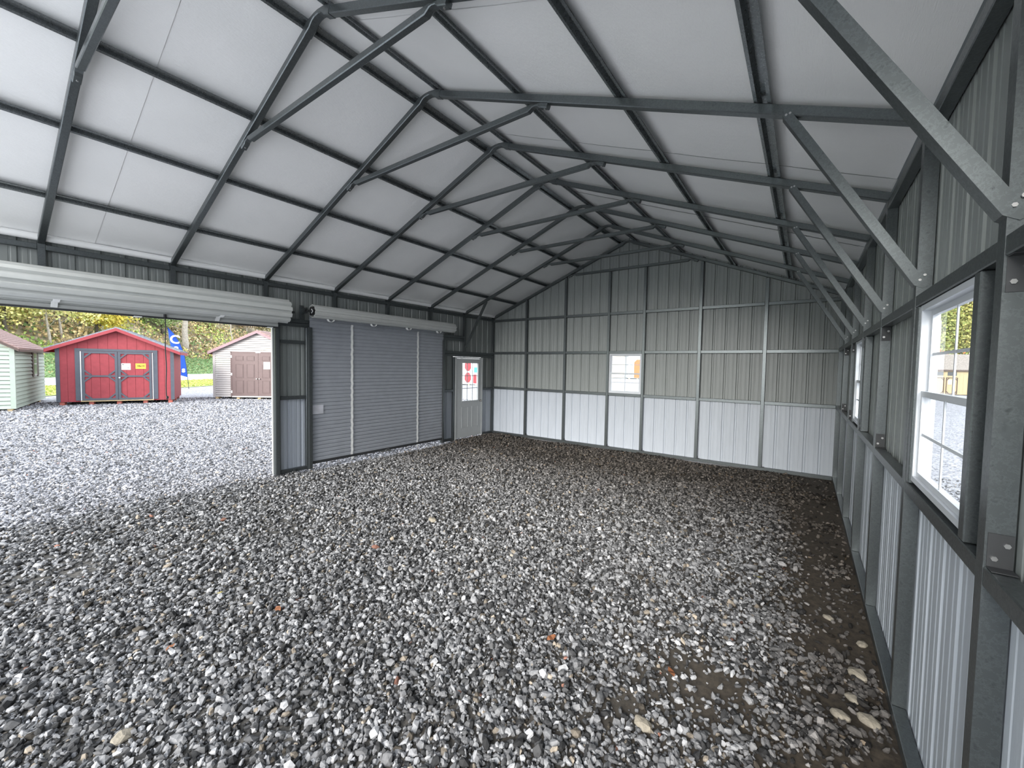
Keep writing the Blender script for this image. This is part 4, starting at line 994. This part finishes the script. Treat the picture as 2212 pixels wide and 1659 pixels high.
def tree(x, y, h, label, trunk='bark', leafcol=None, nleaf=0, cr=(2.2, 2.2, 1.8), cz=.7, lean=(0, 0), tr=.14, nb=7, lsize=.19, group='trees on the hillside beyond the road', top=None):
    z0 = float(gz(x, y)) - .1; r_ = empty('tree', (x, y, z0), label, 'tree', group)
    q_ = random.Random(int(x * 31 + y * 17)); b = MB()
    n_ = 8; pts = [(x + lean[0] * h * (i / n_) ** 1.4 + q_.uniform(-.06, .06), y + lean[1] * h * (i / n_) ** 1.4 + q_.uniform(-.06, .06), z0 + h * i / n_) for i in range(n_ + 1)]
    b.tube(pts, [tr * (1 - .75 * i / n_) for i in range(n_ + 1)], 8); b.build('trunk', trunk, r_, smooth=True)
    b = MB()
    for k_ in range(nb):
        i = q_.randint(2, n_ - 1); p = Vector(pts[i]); A = q_.uniform(0, 6.28); L = h * q_.uniform(.14, .3)
        dv = Vector((math.cos(A), math.sin(A), q_.uniform(.3, 1.1))).normalized()
        pp = [p, p + dv * L * .5 + Vector((0, 0, .05)), p + dv * L + Vector((q_.uniform(-.3, .3), q_.uniform(-.3, .3), .2))]
        b.tube(pp, [tr * .4, tr * .25, tr * .08], 5)
        d2_ = (dv + Vector((q_.uniform(-.8, .8), q_.uniform(-.8, .8), .2))).normalized(); b.tube([pp[1], pp[1] + d2_ * L * .5], [tr * .2, tr * .05], 4)
    if nb: b.build('branches', trunk, r_, smooth=True)
    if nleaf:
        nleaf = int(nleaf * 1.8)
        cxy = Vector(pts[int(n_ * cz)]); blobs = [(q_.gauss(0, .5), q_.gauss(0, .5), q_.gauss(0, .45)) for _ in range(14)]
        P = []
        B = np.array(blobs); idx = rng.integers(0, 14, nleaf); P = B[idx] * np.array(cr) * .9 + rng.normal(0, .26, (nleaf, 3)) * np.array(cr) + np.array(cxy)
        c = np.array([leafcol]) * rng.uniform(.55, 1.3, (nleaf, 1)) * (1 + rng.normal(0, .06, (nleaf, 3)))
        V, Fc, cc = leafquads(P - np.array((x, y, z0)), lsize, np.clip(c, 0, 1)); o = mesh_np('foliage', V, Fc, cc, 'leaf'); o.parent = r_
    return r_
def hp(px, q_):  # position on line of sight px at hillside coordinate q
    d = F + R * ((px - 1106) / f_px); base = CP.x * -.83 + CP.y * -.557; dq = d.x * -.83 + d.y * -.557; t_ = (q_ - base) / dq; p = CP + d * t_; return p.x, p.y
YL = (.66, .62, .26); GN = (.34, .44, .19); OL = (.50, .50, .26)
TR = [(15, 46, 6.2, 'bright yellow-leaved tree above the green shed', 'dbark', YL, 5200, (3.0, 3.0, 2.0), .6),
      (60, 48, 6.0, 'yellow-green tree above the far eave of the green shed', 'dbark', (.55, .52, .14), 4200, (2.6, 2.6, 1.9), .68),
      (112, 45, 8, 'slim pale bare tree leaning behind the gap between green and red sheds', 'bark', None, 0, None, .7),
      (137, 46, 8, 'pale bare tree beside the low eave of the red shed', 'bark', None, 0, None, .7),
      (178, 48, 9, 'pale leaning tree trunk above the red shed roof, near its ridge', 'bark', (.5, .5, .2), 500, (1.8, 1.8, 1.4), .8),
      (160, 50, 6, 'green bushy tree above the red shed eave', 'dbark', GN, 3600, (2.4, 2.4, 1.8), .55),
      (212, 46, 6.2, 'yellow-leaved tree with dark trunk above the red shed ridge', 'dbark', (.62, .52, .10), 2400, (1.9, 1.9, 1.2), .62),
      (300, 50, 6, 'olive tree above the grey shingled slope of the red shed', 'dbark', OL, 3200, (2.6, 2.6, 2.0), .6),
      (352, 49, 6, 'green tree behind the blue flag', 'dbark', GN, 2800, (2.2, 2.2, 1.8), .55),
      (455, 50, 6, 'olive green tree between the thick trunk and the grey shed', 'dbark', OL, 3600, (2.8, 2.8, 1.9), .55),
      (503, 47, 8, 'slim pale bare tree above the low roof slope of the grey shed', 'bark', None, 0, None, .7),
      (535, 50, 6.5, 'reddish brown tree above the grey shed ridge', 'bark', (.40, .28, .18), 2200, (2.3, 2.3, 1.7), .6),
      (580, 49, 6, 'tan and green tree above the grey shed, next to the doorway jamb', 'bark', (.38, .33, .18), 2400, (2.3, 2.3, 1.7), .55)]
for px, q_, h, l, tk, lc, nl, cr, cz_ in TR:
    x_, y_ = hp(px, q_); tree(x_, y_, h, l, tk, lc, nl, cr, cz_, lean=(0, -.12 if tk == 'bark' else 0), tr=.12 if tk == 'bark' else .16)
x_, y_ = hp(402, 45.5); tree(x_, y_, 12, 'thick pale straight trunk standing behind the blue flag', 'bark', None, 0, None, .7, tr=.42, nb=0)
# trees and pole beyond the tan shed (seen through the near window)
for px, D, h, lc, l in ((1985, 56, 15, (.34, .38, .12), 'tall olive tree beyond the tan shed at the far edge of the near window'), (2035, 60, 16, (.30, .36, .14), 'tall green tree beyond the tan shed at middle of the near window'),
                        (2085, 54, 15, (.46, .44, .14), 'yellow-green tree beyond the tan shed at the nearer edge of the near window'), (2000, 50, 6.5, (.62, .16, .05), 'small orange-red tree just behind the tan shed')):
    dv = F + R * ((px - 1106) / f_px); p = CP + dv * D; tree(p.x, p.y, h, l, 'dbark', lc, 14000, (h * .30, h * .30, h * .26), .5, group='trees beyond the tan shed', lsize=.24)
dv = F + R * ((2022 - 1106) / f_px); p = CP + dv * 47; z_ = float(gz(p.x, p.y)); b = MB(); b.tube([(p.x, p.y, z_), (p.x, p.y, z_ + 8)], .13, 8)
tag(b.build('utility_pole', 'white'), 'pale utility pole standing behind the tan shed', 'pole')
for px, D, h, lc, l in ((1352, 62, 9, (.36, .46, .10), 'green tree in the gap between the beige and pale blue sheds'),):
    dv = F + R * ((px - 1106) / f_px); p = CP + dv * D; tree(p.x, p.y, h, l, 'dbark', lc, 2500, (2.5, 2.5, 3), .4, group='trees beyond the gable window', lsize=.4)

# ------------------------------------------------------------------ light
wd = bpy.data.worlds.new('overcast_sky'); SC.world = wd; wd.use_nodes = True; nt = wd.node_tree; bg = nt.nodes['Background']
tc = N(nt, 'ShaderNodeTexCoord'); sx = N(nt, 'ShaderNodeSeparateXYZ'); nt.links.new(tc.outputs['Generated'], sx.inputs[0])
nt.links.new(ramp(nt, sx.outputs[2], [(0, (.96, .98, 1.0)), (.35, (.88, .93, 1.0)), (1, (.62, .70, .82))]), bg.inputs[0])
bg.inputs[1].default_value = 1.25
sl = bpy.data.lights.new('soft_sun', 'SUN'); sl.energy = 2.9; sl.angle = math.radians(36); sl.color = (1, .97, .92)
so = bpy.data.objects.new('soft_sun', sl); COL.objects.link(so); so.rotation_euler = Vector((.08, -1.0, .38)).to_track_quat('Z', 'Y').to_euler(); so.location = (0, -20, 20)
SC.view_settings.view_transform = 'Standard'; SC.view_settings.look = 'None'; SC.view_settings.gamma = 1; SC.view_settings.exposure = 1.38
try:
    SC.cycles.max_bounces = 12; SC.cycles.diffuse_bounces = 8; SC.cycles.glossy_bounces = 4; SC.cycles.transparent_max_bounces = 12
    SC.cycles.use_denoising = True; SC.cycles.sample_clamp_indirect = 10
except Exception: pass
